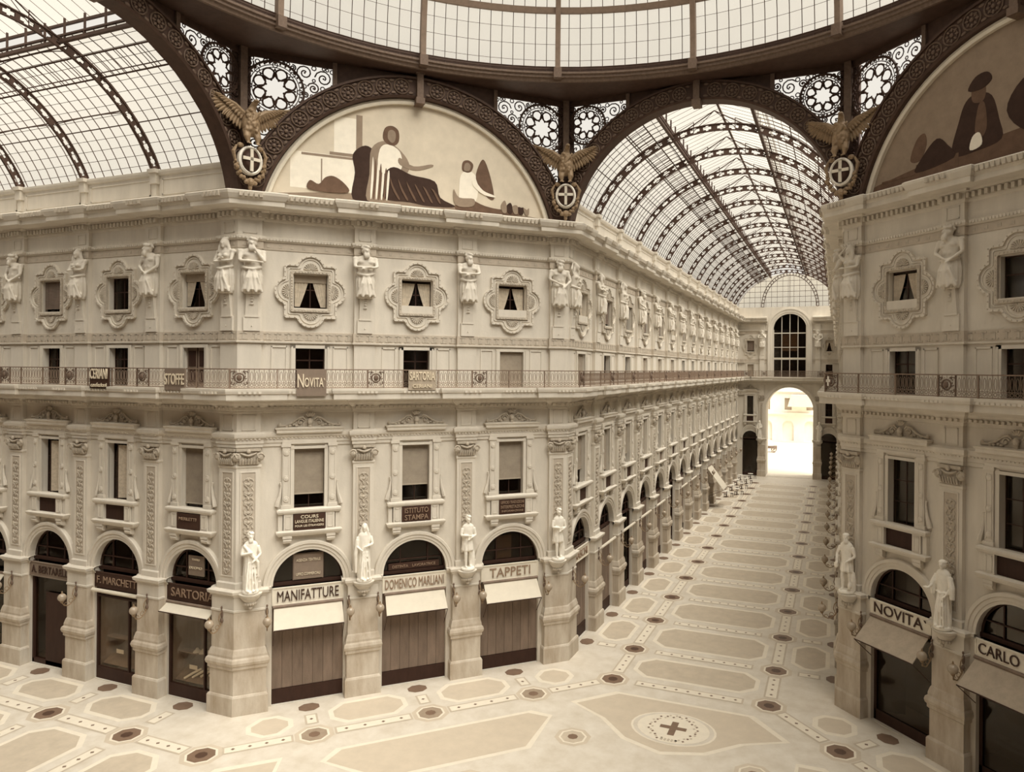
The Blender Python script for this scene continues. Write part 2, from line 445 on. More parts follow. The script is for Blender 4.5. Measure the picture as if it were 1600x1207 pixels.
# ------------------------------------------------------------------ mouldings that run along the walls
def trim(name, path, profs, blks, label):
    mb = MB()
    for mt, prof in profs: mb.mat(mt).sweep(path, prof)
    for mt, a in blks: mb.mat(mt); blocks(mb, path, *a)
    return tag(part(name, mb), label, 'cornice', kind='structure')
fe_ = F['end']
def cut(w): return (Face('end', (-W, YEND), 0, 0, PC0 - w, [], [], ''), Face('end', (-W, YEND), 0, PC0 + w, 2 * W, [], [], ''))
PC0 = 7.5
for n_, who in enumerate(('bright side of the hall', 'shaded side of the hall')):
    def path(w):
        a, b = cut(w)
        if n_ == 0: return plan([F['side'], F['oct'], F['long'], a if w else fe_])
        return plan([b, F['dim'], F['shade']]) if w else plan(EAST)
    p = path(3.95)
    trim('trim_%d' % (n_ * 5 + 1), p, [('stone', [(0, 12.25), (.06, 12.27), (.06, 12.42), (.1, 12.44), (.1, 12.62), (.2, 12.72), (.22, 12.8), (.22, 12.9), (.04, 12.98), (0, 12.98)])],
         [('stone', (.16, .08, .05, .16, 12.62, 12.7))], 'narrow moulded string course above the pilaster capitals on the ' + who)
    trim('trim_%d' % (n_ * 5 + 2), path(0),  [('stone', [(0, 13.84), (.07, 13.86), (.07, 13.98), (.12, 14.0), (.12, 14.12), (.3, 14.3), (.34, 14.42), (1.04, 14.46), (1.06, 14.5), (1.06, 14.74), (1.11, 14.78), (1.14, 14.9), (1.14, 15.0), (0, 15.02)])],
         [('stone', (.22, .11, .1, .24, 14.02, 14.13)), ('stone', (.2, .12, 1.04, 1.17, 14.78, 14.87))], 'balcony slab with moulded edge and dentils along the ' + who)
    p = path(3.2)
    trim('trim_%d' % (n_ * 5 + 3), p, [('ochre_band', [(0, 17.2), (.05, 17.2), (.05, 17.66), (0, 17.66)]), ('stone', [(0, 17.12), (.09, 17.13), (.1, 17.2), (0, 17.22)])],
         [('relief', (.46, .10, .045, .07, 17.28, 17.58)), ('relief', (.46, .3, .045, .07, 17.54, 17.6)), ('relief', (.23, .1, .045, .07, 17.27, 17.33))], 'band of key pattern below the upper windows on the ' + who)
    trim('trim_%d' % (n_ * 5 + 4), p, [('ochre_band', [(0, 21.5), (.03, 21.5), (.03, 21.84), (0, 21.84)]), ('stone', [(0, 21.84), (.08, 21.87), (.14, 21.97), (.15, 22.06), (0, 22.1)])],
         [('relief', (.5, .16, .02, .045, 21.6, 21.74)), ('stone', (.14, .08, .1, .17, 21.93, 22.03))], 'rope-moulded string course behind the carved heads on the ' + who)
    trim('trim_%d' % (n_ * 5 + 5), p, [('stone', [(0, 22.8), (.05, 22.84), (.08, 22.92), (.08, 23.16), (.26, 23.2), (.3, 23.28), (.88, 23.32), (.9, 23.34), (.9, 23.54), (.95, 23.58), (1.05, 23.78), (1.07, 23.9), (1.0, 23.95), (0, 24.0)])],
         [('stone', (.25, .13, .07, .25, 22.95, 23.16)), ('relief', (.21, .13, .90, 1.13, 23.66, 23.87))], 'heavy dentilled crowning cornice along the ' + who)

# ------------------------------------------------------------------ builders of the repeated pieces (local frame: x right, -y out of the wall)
SPRING = 5.68
def arabesque(mb, z0, z1, hw, y, seed=0):
    """candelabra relief: a stem with mirrored scrolls, leaves and rosettes"""
    rnd = random.Random(seed)
    st = len(mb.v); z = z0 + .2; k = 0
    while z < z1 - .3:
        r = hw * rnd.uniform(.5, .7)
        mb.arc((hw * .5, y, z), r * .55, -pi * .6, pi * 1.2, .028, 9, 4, rad2=.03)
        mb.ell((hw * .55, y, z), (.05, .03, .05), 6, 4)
        mb.tube([(0.02, y, z - .18), (hw * .3, y - .01, z - .1), (hw * .82, y, z + .12)], [.02, .035, .01], 5)
        mb.ell((hw * .75, y, z + .2), (.04, .025, .09), 6, 4, Matrix.Rotation(-.5, 3, 'Y'))
        if k % 2: mb.ell((hw * .3, y, z + .26), (.09, .03, .04), 6, 4, Matrix.Rotation(.6, 3, 'Y'))
        z += .44; k += 1
    mb.mirror_x(st)
    z = z0 + .2; k = 0
    while z < z1 - .25:
        mb.ell((0, y, z), (.055 if k % 2 else .085, .035, .09 if k % 2 else .07), 8, 5); z += .22; k += 1
    return mb

def pier_plan(kind, hw, out):
    return None
def make_pilaster(path_pier, path_imp, path_pil, faces, base=(0, 0)):
    """path_* are plan lines (right hand side is outward); faces = centres/rotations of the flat fronts"""
    t = root('pilaster', (base[0], base[1], 0))
    B = Vector(base)
    path_pier, path_imp, path_pil = [[Vector((p[0], p[1])) - B for p in q] for q in (path_pier, path_imp, path_pil)]
    mb = MB().mat('stone_base')
    mb.sweep(path_pier, [(.0, 0), (.14, 0), (.14, .82), (.10, .9), (.05, .92), (.05, 2.05), (.12, 2.12), (.12, 2.25), (.17, 2.3), (.2, 2.42), (.17, 2.55), (.1, 2.62), (.1, 2.72), (.04, 2.95), (.0, 3.02), (0, 4.75), (0, 4.75)], caps=False)
    part('pier', mb, parent=t)
    mb = MB().mat('stone')
    mb.sweep(path_pier, [(0, 4.7), (.03, 4.72), (.03, 4.8), (0, 4.82), (0, 5.4)], caps=False)
    mb.sweep(path_imp, [(0, 5.4), (.05, 5.42), (.05, 5.48), (.14, 5.56), (.16, 5.68), (.1, 5.72), (0, 5.74), (-.3, 5.745)], caps=False)
    part('impost', mb, parent=t)
    mb = MB().mat('stone')
    mb.sweep(path_pil, [(.0, 5.7), (.06, 5.72), (.06, 6.0), (.0, 6.06), (0, 11.3), (.04, 11.34), (.04, 11.42), (0, 11.46), (0, 14.0)], caps=False)
    # pilaster block above the string course
    part('shaft', mb, parent=t)
    mb = MB().mat('stone')
    mb.sweep(path_pil, [(0, 14.9), (0, 17.2), (0, 22.9)], caps=False)
    part('upper_strip', mb, parent=t)
    for (cx, cy, rz) in faces:
        M = Matrix.Translation((cx - base[0], cy - base[1], 0)) @ Matrix.Rotation(rz, 4, 'Z')
        mb = MB().mat('relief')
        s0 = len(mb.v)
        # sunk panel with its raised border
        hw = .3
        mb.mat('ochre_band').box(-hw, hw, -.012, .02, 6.35, 11.1)
        mb.mat('stone')
        for a, b, c, d in ((-hw - .05, -hw, 6.3, 11.15), (hw, hw + .05, 6.3, 11.15), (-hw, hw, 6.3, 6.35), (-hw, hw, 11.1, 11.15)): mb.box(a, b, -.035, .02, c, d)
        mb.mat('relief'); arabesque(mb, 6.4, 11.1, .24, -.03, 3)
        mb.xf(M, s0); part('relief_panel', mb, parent=t)
        for za, zb in ((13.05, 13.75), (22.2, 22.72)):
            mb = MB().mat('stone')
            for a, b, c, d in ((-.3, -.26, za, zb), (.26, .3, za, zb), (-.3, .3, za, za + .04), (-.3, .3, zb - .04, zb)): mb.box(a, b, -.03, .02, c, d)
            mb.xf(M); part('sunk_panel', mb, parent=t)
        mb = MB().mat('relief'); s0 = len(mb.v)
        # capital: bell, leaves, volutes and abacus
        mb.box(-.52, .52, -.16, .05, 12.1, 12.22); mb.box(-.46, .46, -.08, .05, 11.5, 12.12)
        for sx in (-1, 1):
            mb.ell((sx * .5, -.1, 11.84), (.19, .1, .2), 12, 6)
            sp = [(sx * (.5 + (.2 - .016 * i) * cos(i * .5)), -.19, 11.84 + (.2 - .016 * i) * sin(i * .5)) for i in range(12)]
            mb.tube(sp, .025, 5)
        for i in range(7):
            x = -.36 + .12 * i
            mb.tube([(x, -.09, 11.5), (x, -.15, 11.66), (x * 1.05, -.2, 11.78)], [.05, .05, .02], 5)
        mb.tube([(-.35, -.14, 12.02), (-.15, -.16, 11.93), (0, -.17, 11.9), (.15, -.16, 11.93), (.35, -.14, 12.02)], [.03, .05, .06, .05, .03], 6)
        mb.ell((0, -.18, 12.1), (.1, .08, .1), 8, 5)
        mb.xf(M, s0); part('capital', mb, parent=t)
    return t
def U(hw, o, ext=0.):
    """plan line of a straight pier: ext = stretch of wall kept on either side"""
    p = [(-hw, .0), (-hw, -o), (hw, -o), (hw, .0)]
    if ext: p = [(-hw - ext, 0)] + p + [(hw + ext, 0)]
    return p
def corner_path(fa, fb, wa, wb, o, ext=0.):
    m = (fa.n + fb.n) / (1 + fa.n.dot(fb.n))
    c = fa.P(fa.x1)
    p = [fa.P(fa.x1 - wa), fa.P(fa.x1 - wa, o), c + m * o, fb.P(fb.x0 + wb, o), fb.P(fb.x0 + wb)]
    if ext: p = [fa.P(fa.x1 - wa - ext)] + p + [fb.P(fb.x0 + wb + ext)]
    return p
PIL = make_pilaster(U(.72, .34), U(.72, .34, .28), U(PH, .2), [(0, -.2, 0)])
PIL.location = (0, 0, -80)
def put(proto, fc, x, label, cat, group=None, z=0., o=0., kind=None, sx=1., name=None, skip=()):
    c = dup(proto, fc.L(x, o, z), fc.rot, name=name, skip=skip); c.scale = (sx, 1, 1)
    tag(c, label, cat, group, kind); return c
NAMES = {'side': 'in the side gallery', 'oct': 'on the sunlit octagon wall', 'long': 'along the sunlit long gallery wall', 'dim': 'on the edge-on gallery wall behind the lamps', 'shade': 'on the dark octagon wall', 'end': 'on the far end wall'}
def order(fc, i, xs):
    """ordinal counted from the octagon"""
    if fc.key in ('side', 'dim'): i = len(xs) - 1 - i
    return ORD[min(i, 15)]
def where(fc, i, xs):
    n = len(xs)
    if fc.key == 'oct': return {1: [''], 2: ['on the bright wall nearer the side gallery', 'on the bright wall nearer the long gallery'], 3: ['of the bright wall nearest the side gallery', 'in the middle of the bright wall', 'of the bright wall nearest the long gallery']}[n][i]
    if fc.key == 'shade': return {2: ['on the dark wall nearer the long gallery', 'on the dark wall farther from the gallery'], 3: ['of the dark wall nearest the long gallery', 'in the middle of the dark wall', 'of the dark wall farthest from the gallery']}[n][i]
    if fc.key == 'end': return ['on the far end beside the bright wall', 'on the far end beyond the portal'][i] if n == 2 else ['at the far end beside the bright wall', 'in the middle of the far end', 'at the far end beyond the portal'][i]
    return '%s from the octagon %s' % (order(fc, i, xs), {'side': 'in the side gallery', 'long': 'on the long sunlit wall', 'dim': 'on the edge-on wall'}[fc.key])
def lbl(fc, what, i, xs): return '%s, %s' % (what, where(fc, i, xs))
for fc in F.values():
    for i, x in enumerate(fc.pils):
        if fc.key == 'end':
            put(PIL, fc, x, lbl(fc, 'stone pilaster with carved shaft beside the portal', i, fc.pils), 'pilaster', 'pilasters', sx=.72)
        else:
            put(PIL, fc, x, lbl(fc, 'carved stone pilaster', i, fc.pils), 'pilaster', 'pilasters')
for fa, fb, nm in ((F['side'], F['oct'], 'pilaster wrapping the corner between the side gallery and sunlit octagon wall'),
                   (F['oct'], F['long'], 'pilaster wrapping the corner between the sunlit octagon wall and long gallery'),
                   (F['dim'], F['shade'], 'pilaster wrapping the corner where the dark octagon wall begins')):
    rp = corner_path(fa, fb, .95, .95, .2)
    cA = (Vector(rp[1]) + Vector(rp[2])) / 2; cB = (Vector(rp[2]) + Vector(rp[3])) / 2
    c0 = fa.P(fa.x1)
    c = make_pilaster(corner_path(fa, fb, 1.2, 1.2, .34), corner_path(fa, fb, 1.2, 1.2, .34, .26), rp, [(cA.x, cA.y, fa.rot), (cB.x, cB.y, fb.rot)], (c0.x, c0.y))
    tag(c, 'broad carved ' + nm, 'pilaster', 'pilasters')
drop(PIL)

# --- lower window with balcony parapet and scrolled pediment
def lower_window(fill, lower=None):
    t = root('window')
    mb = MB().mat('stone')
    for s_ in (-1, 1):
        a, b = sorted((s_ * .69, s_ * .86)); mb.box(a, b, -.08, .02, 9.24, 12.3)
        a, b = sorted((s_ * .88, s_ * 1.22)); mb.box(a, b, -.14, .02, 9.3, 12.3)
        a, b = sorted((s_ * .84, s_ * 1.28)); mb.box(a, b, -.18, .02, 12.22, 12.36); mb.box(a, b, -.18, .02, 9.3, 9.46)
        a, b = sorted((s_ * .93, s_ * 1.17))
        for q in ((a, a + .02), (b - .02, b)): mb.box(q[0], q[1], -.16, .0, 9.55, 12.1)
        for z in (9.75, 10.75, 11.95): mb.ell((s_ * 1.05, -.15, z), (.12, .05, .13), 10, 5); mb.ring((s_ * 1.05, -.17, z), .12, .018, 12, 4)
        # side scroll
        mb.tube([(s_ * 1.46, -.09, 9.42), (s_ * 1.42, -.09, 9.6), (s_ * 1.33, -.09, 9.9), (s_ * 1.27, -.09, 10.35), (s_ * 1.3, -.09, 10.55)], [.1, .1, .07, .04, .05], 6)
    mb.box(-.86, .86, -.1, .02, 12.11, 12.24)
    mb.box(-1.24, 1.24, -.16, .02, 12.36, 12.5); mb.box(-1.2, 1.2, -.12, .02, 12.5, 12.74)
    part('frame', mb, parent=t)
    mb = MB().mat('stone').sweep([(-1.26, .02), (-1.26, -.1), (1.26, -.1), (1.26, .02)], [(0, 12.72), (.05, 12.76), (.08, 12.84), (.22, 12.88), (.24, 12.92), (.24, 13.02), (.28, 13.06), (.3, 13.12), (0, 13.16)])
    for i in range(22): mb.box(-1.22 + i * .113, -1.22 + i * .113 + .055, -.2, -.1, 12.77, 12.83)
    part('cornice', mb, parent=t)
    mb = MB().mat('relief'); s0 = len(mb.v)
    mb.tube([(1.35, -.12, 13.22), (1.1, -.12, 13.24), (.8, -.12, 13.36), (.55, -.12, 13.56), (.32, -.12, 13.62), (.2, -.12, 13.5)], [.06, .05, .05, .055, .06, .03], 6)
    mb.arc((.42, -.12, 13.38), .16, pi * .9, -pi * 1.1, .035, 14, 5, rad2=.03)
    mb.ell((.42, -.12, 13.38), (.06, .05, .06), 8, 5)
    mb.ell((1.36, -.12, 13.26), (.09, .07, .11), 8, 5)
    for x, z in ((.72, 13.27), (.9, 13.22), (1.05, 13.2), (.6, 13.22)): mb.ell((x, -.12, z), (.08, .05, .06), 6, 4)
    mb.mirror_x(s0)
    mb.prism([(-1.3, 13.14), (1.3, 13.14), (.9, 13.28), (.45, 13.5), (-.45, 13.5), (-.9, 13.28)], -.07, .02)
    mb.ell((0, -.16, 13.4), (.13, .1, .17), 10, 6); mb.ell((0, -.14, 13.2), (.1, .08, .1), 8, 5)
    for a in (-.7, -.35, 0, .35, .7): mb.ell((sin(a) * .22, -.13, 13.58 + cos(a) * .18), (.05, .04, .12), 6, 4, Matrix.Rotation(a, 3, 'Y'))
    part('pediment', mb, parent=t)
    mb = MB().mat('stone')
    mb.sweep([(-1.36, .02), (-1.36, -.24), (1.36, -.24), (1.36, .02)], [(0, 9.04), (.06, 9.07), (.1, 9.16), (.1, 9.24), (0, 9.3)])
    mb.sweep([(-1.36, .02), (-1.36, -.24), (1.36, -.24), (1.36, .02)], [(0, 8.0), (.06, 8.04), (.12, 8.14), (.14, 8.22), (.0, 8.28)])
    mb.box(-1.36, 1.36, -.24, .02, 9.06, 9.29); mb.box(-1.36, 1.36, -.24, .02, 8.02, 8.27)
    for s_ in (-1, 1):
        a, b = sorted((s_ * .74, s_ * 1.16)); mb.box(a, b, -.26, .02, 8.25, 9.06)
        a, b = sorted((s_ * 1.2, s_ * 1.4)); mb.box(a, b, -.2, .02, 8.25, 9.06)
        a, b = sorted((s_ * .82, s_ * 1.08)); mb.box(a, b, -.28, 0, 8.34, 8.38); mb.box(a, b, -.28, 0, 8.94, 8.98)
        for q in ((a, a + .03), (b - .03, b)): mb.box(q[0], q[1], -.28, 0, 8.34, 8.98)
        # console
        mb.box(*sorted((s_ * .78, s_ * 1.2)), -.3, .02, 7.9, 8.03); mb.tube([(s_ * .8, -.16, 7.8), (s_ * 1.18, -.16, 7.8)], .13, 8); mb.tube([(s_ * .83, -.06, 7.72), (s_ * 1.15, -.06, 7.72)], .1, 8)
    part('parapet', mb, parent=t)
    if lower: part('parapet_panel', MB().mat(lower).box(-.74, .74, -.1, -.04, 8.28, 9.04), parent=t)
    g = MB().mat('dark_wood')
    for x in (-.69, -.02, .65): g.box(x, x + .04, .28, .33, 9.24, 12.11)
    for z in (9.24, 10.2, 11.15, 12.07): g.box(-.69, .69, .28, .33, z, z + .04)
    fr = part('sash', g, parent=t)
    part('pane', MB().mat('window_glass').box(-.67, .67, .3, .31, 9.26, 12.09), parent=fr)
    if fill.startswith('blind'):
        zb = {'blind_low': 9.95, 'blind_mid': 10.1, 'blind_all': 9.45, 'blind_top': 11.1}[fill]
        mb = MB().mat('blind')
        n = int((12.08 - zb) / .07)
        for i in range(n):
            z = 12.08 - (i + 1) * (12.08 - zb) / n
            mb.add([(-.67, .16, z), (.67, .16, z), (.67, .2, z + (12.08 - zb) / n), (-.67, .2, z + (12.08 - zb) / n)], [(0, 1, 2, 3)])
        mb.box(-.67, .67, .15, .19, zb - .05, zb)
        part('roller_blind', mb, parent=t)
    if fill == 'open':
        mb = MB().mat('curtain')
        mb.add([(-.1, .05, 9.35), (.62, .25, 9.35), (.62, .25, 12.0), (-.1, .05, 12.0)], [(0, 1, 2, 3)])
        mb.mat('dark_wood')
        for a, b in (((-.14, .04), (-.08, .06)), ((.6, .24), (.66, .27))): mb.box(a[0], b[0], a[1], b[1], 9.28, 12.06)
        part('casement', mb, parent=t)
    return t
LW = {(f, l): lower_window(f, l) for f, l in (('blind_low', 'sign_brown'), ('blind_mid', 'sign_brown'), ('blind_all', 'sign_brown'), ('open', 'dark_wood'), ('dark', 'dark_wood'), ('blind_top', None), ('dark', 'sign_mid'))}
wcount = [0]; dcount = [0]
def wname():
    wcount[0] += 1; return 'window_%d' % wcount[0]
def dname():
    dcount[0] += 1; return 'door_%d' % dcount[0]
PICK = {'oct': [('blind_low', 'sign_brown'), ('blind_mid', 'sign_brown'), ('blind_mid', 'sign_brown')],
        'side': [('blind_all', 'sign_brown'), ('open', 'dark_wood'), ('open', 'dark_wood'), ('dark', 'dark_wood'), ('dark', 'dark_wood'), ('dark', 'dark_wood'), ('dark', 'dark_wood')][::-1],
        'shade': [('dark', 'dark_wood')] * 3}
cyc = [('blind_mid', 'sign_brown'), ('blind_all', 'sign_brown'), ('blind_low', 'sign_brown'), ('blind_all', 'sign_brown'), ('dark', 'sign_mid')]
DESC = {'blind_low': 'tall window with lowered pale blind', 'blind_mid': 'tall window with blind mostly drawn', 'blind_all': 'tall window fully covered by its blind', 'open': 'tall window with one casement standing open', 'dark': 'tall dark window'}
for fc in F.values():
    for i, x in enumerate(fc.bays):
        if fc.key in PICK: k = PICK[fc.key][i]
        elif fc.key == 'end': k = ('dark', 'dark_wood')
        else: k = cyc[i % 5]
        put(LW[k], fc, x, lbl(fc, DESC[k[0]], i, fc.bays), 'window', 'tall balcony windows', kind='structure', sx=.68 if fc.key == 'end' else 1., name=wname())
for o in LW.values(): drop(o)

# --- quatrefoil framed upper window
ZU = 19.62
def quat(k, lobe=.66, hw=1.2, hh=1.28, dx=.97, dz=1.07, n=96):
    pts = []
    for i in range(n):
        a = 2 * pi * i / n; c, s_ = cos(a), sin(a)
        r = min(hw * k / max(1e-6, abs(c)), hh * k / max(1e-6, abs(s_)))
        for ox, oz in ((dx, 0), (-dx, 0), (0, dz), (0, -dz)):
            rr = lobe - (1 - k) * 1.2
            b = c * ox + s_ * oz; disc = b * b - (ox * ox + oz * oz - rr * rr)
            if disc > 0 and b > 0: r = max(r, b + sqrt(disc))
        pts.append((r * c, ZU + r * s_))
    return pts
def rectn(hw, hh, n=96):
    pts = []
    for i in range(n):
        a = 2 * pi * i / n; c, s_ = cos(a), sin(a)
        r = min(hw / max(1e-6, abs(c)), hh / max(1e-6, abs(s_))); pts.append((r * c, ZU + r * s_))
    return pts
def upper_window(fill):
    t = root('window')
    mb = MB().mat('stone')
    mb.band(quat(1.0), quat(.93), -.15, .02); mb.band(quat(.935), rectn(.9, .95), -.06, .02)
    mb.band(quat(.86), quat(.83), -.1, .0)
    mb.mat('relief').band(rectn(.92, .98), rectn(.80, .86), -.15, .02)
    for i in range(48):       # rope beads on the inner frame
        j = i * 2; p = rectn(.86, .92)[j]; mb.ell((p[0], -.15, p[1]), (.035, .03, .035), 5, 4)
    for i in range(0, 96, 2):
        p = quat(.965)[i]; mb.ell((p[0], -.15, p[1]), (.035, .025, .035), 5, 4)
    part('frame', mb, parent=t)
    mb = MB().mat('relief')
    for ox, oz, a0 in ((0, 1.02, pi / 2), (0, -1.02, -pi / 2), (1.0, 0, 0), (-1.0, 0, pi)):
        if abs(ox) > .5: ox = ox * .96
        for i in range(9):
            a = a0 + (i - 4) * .34
            mb.tube([(ox + .05 * cos(a), -.08, ZU + oz + .05 * sin(a)), (ox + .33 * cos(a), -.09, ZU + oz + .33 * sin(a))], [.02, .045], 5)
    part('shell', mb, parent=t)
    mb = MB().mat('dark_wood')
    for x in (-.76, -.025, .71): mb.box(x, x + .05, .26, .31, 18.82, 20.44)
    for z in (18.82, 19.7, 20.39): mb.box(-.76, .76, .26, .31, z, z + .05)
    s_ = part('sash', mb, parent=t)
    part('pane', MB().mat('window_glass').box(-.74, .74, .28, .29, 18.84, 20.42), parent=s_)
    part('sill', MB().mat('stone').box(-.8, .8, -.12, .3, 18.74, 18.82 if fill != 'low' else 19.14), parent=t)
    if fill in ('curtain', 'low'):
        for sgn in (-1, 1):
            mb = MB().mat('curtain'); cols = 13; rows = 6; vv = []; n_ = []
            for r_ in range(rows + 1):
                z = 20.3 - r_ * (1.4 / rows)
                inner = .06 + .42 * (r_ / rows) ** 1.2
                for c in range(cols + 1):
                    x = inner + (.72 - inner) * c / cols
                    vv.append((sgn * x, .2 + .025 * sin(c * 2.1), z))
            for r_ in range(rows):
                for c in range(cols): n_.append((r_ * (cols + 1) + c, r_ * (cols + 1) + c + 1, (r_ + 1) * (cols + 1) + c + 1, (r_ + 1) * (cols + 1) + c))
            mb.add(vv, n_); part('curtain', mb, parent=t, smooth=True)
        if fill == 'curtain': part('valance', MB().mat('blind').box(-.74, .74, .16, .2, 20.06, 20.44), parent=t)
    if fill == 'blind':
        mb = MB().mat('shutter_wood')
        for i in range(18): z = 20.42 - i * .08; mb.add([(-.74, .1, z - .08), (.74, .1, z - .08), (.74, .14, z), (-.74, .14, z)], [(0, 1, 2, 3)])
        part('blind', mb, parent=t)
    return t
UW = {k: upper_window(k) for k in ('curtain', 'low', 'dark', 'blind')}
UP = {'oct': ['curtain', 'low', 'low'], 'side': ['curtain', 'dark', 'blind', 'dark', 'blind', 'dark', 'dark'][::-1], 'shade': ['low', 'dark', 'dark'], 'end': ['blind', 'curtain']}
UD = {'curtain': 'quatrefoil-framed window with parted curtains', 'low': 'quatrefoil-framed window with curtains, deep sill', 'dark': 'quatrefoil-framed dark window', 'blind': 'quatrefoil-framed window closed by a slatted blind'}
for fc in F.values():
    for i, x in enumerate(fc.bays):
        k = UP[fc.key][i] if fc.key in UP else ('low', 'blind', 'dark', 'blind', 'blind')[i % 5]
        put(UW[k], fc, x, lbl(fc, UD[k], i, fc.bays), 'window', 'quatrefoil-framed windows', kind='structure', sx=.72 if fc.key == 'end' else 1., name=wname())
for o in UW.values(): drop(o)

# --- balcony doors of the mezzanine
def mezz_door(fill):
    t = root('door')
    mb = MB().mat('stone')
    for s_ in (-1, 1):
        a, b = sorted((s_ * .67, s_ * .9)); mb.box(a, b, -.05, .02, 15.02, 17.05)
        a, b = sorted((s_ * .78, s_ * .86)); mb.box(a, b, -.08, .02, 15.02, 16.98)
    mb.box(-.9, .9, -.05, .02, 16.9, 17.05)
    part('frame', mb, parent=t)
    for s_ in (-1, 1):
        mb = MB().mat('stone'); a, b = sorted((s_ * 1.05, s_ * 1.75))
        for q in ((a, a + .05, 15.05, 17.0), (b - .05, b, 15.05, 17.0), (a, b, 16.93, 17.0)): mb.box(q[0], q[1], -.04, .02, q[2], q[3])
        part('wall_panel', mb, parent=t)
    if fill == 'blind':
        mb = MB().mat('blind')
        for i in range(24): z = 16.88 - i * .077; mb.add([(-.66, .12, z - .077), (.66, .12, z - .077), (.66, .15, z), (-.66, .15, z)], [(0, 1, 2, 3)])
        part('leaf', mb, parent=t)
    elif fill == 'wood':
        mb = MB().mat('shutter_wood').box(-.66, .66, .2, .25, 15.02, 16.9)
        mb.mat('dark_wood').box(-.02, .02, .18, .22, 15.02, 16.9)
        for a in (-.56, .12): mb.box(a, a + .44, .18, .21, 15.2, 15.9); mb.box(a, a + .44, .18, .21, 16.0, 16.75)
        part('leaf', mb, parent=t)
    else:
        mb = MB().mat('dark_wood')
        for x in (-.67, -.03, .62): mb.box(x, x + .05, .28, .33, 15.02, 16.9)
        mb.box(-.67, .67, .28, .33, 16.3, 16.36)
        lf = part('leaf', mb, parent=t)
        part('pane', MB().mat('window_glass').box(-.65, .65, .3, .31, 15.03, 16.88), parent=lf)
    return t
MD = {k: mezz_door(k) for k in ('blind', 'wood', 'dark')}
MP = {'oct': ['dark', 'dark', 'blind'], 'side': ['wood', 'dark', 'dark', 'dark', 'wood', 'dark', 'dark'][::-1], 'shade': ['dark', 'dark', 'dark'], 'end': ['blind', 'dark']}
MDD = {'blind': 'low balcony door covered by a blind', 'wood': 'low panelled wooden balcony door', 'dark': 'low dark balcony doorway'}
for fc in F.values():
    for i, x in enumerate(fc.bays):
        k = MP[fc.key][i] if fc.key in MP else ('blind', 'dark', 'dark', 'blind', 'blind', 'blind', 'dark', 'dark')[i % 8]
        put(MD[k], fc, x, lbl(fc, MDD[k], i, fc.bays), 'door', 'balcony doors', kind='structure', sx=.72 if fc.key == 'end' else 1., name=dname())
for o in MD.values(): drop(o)

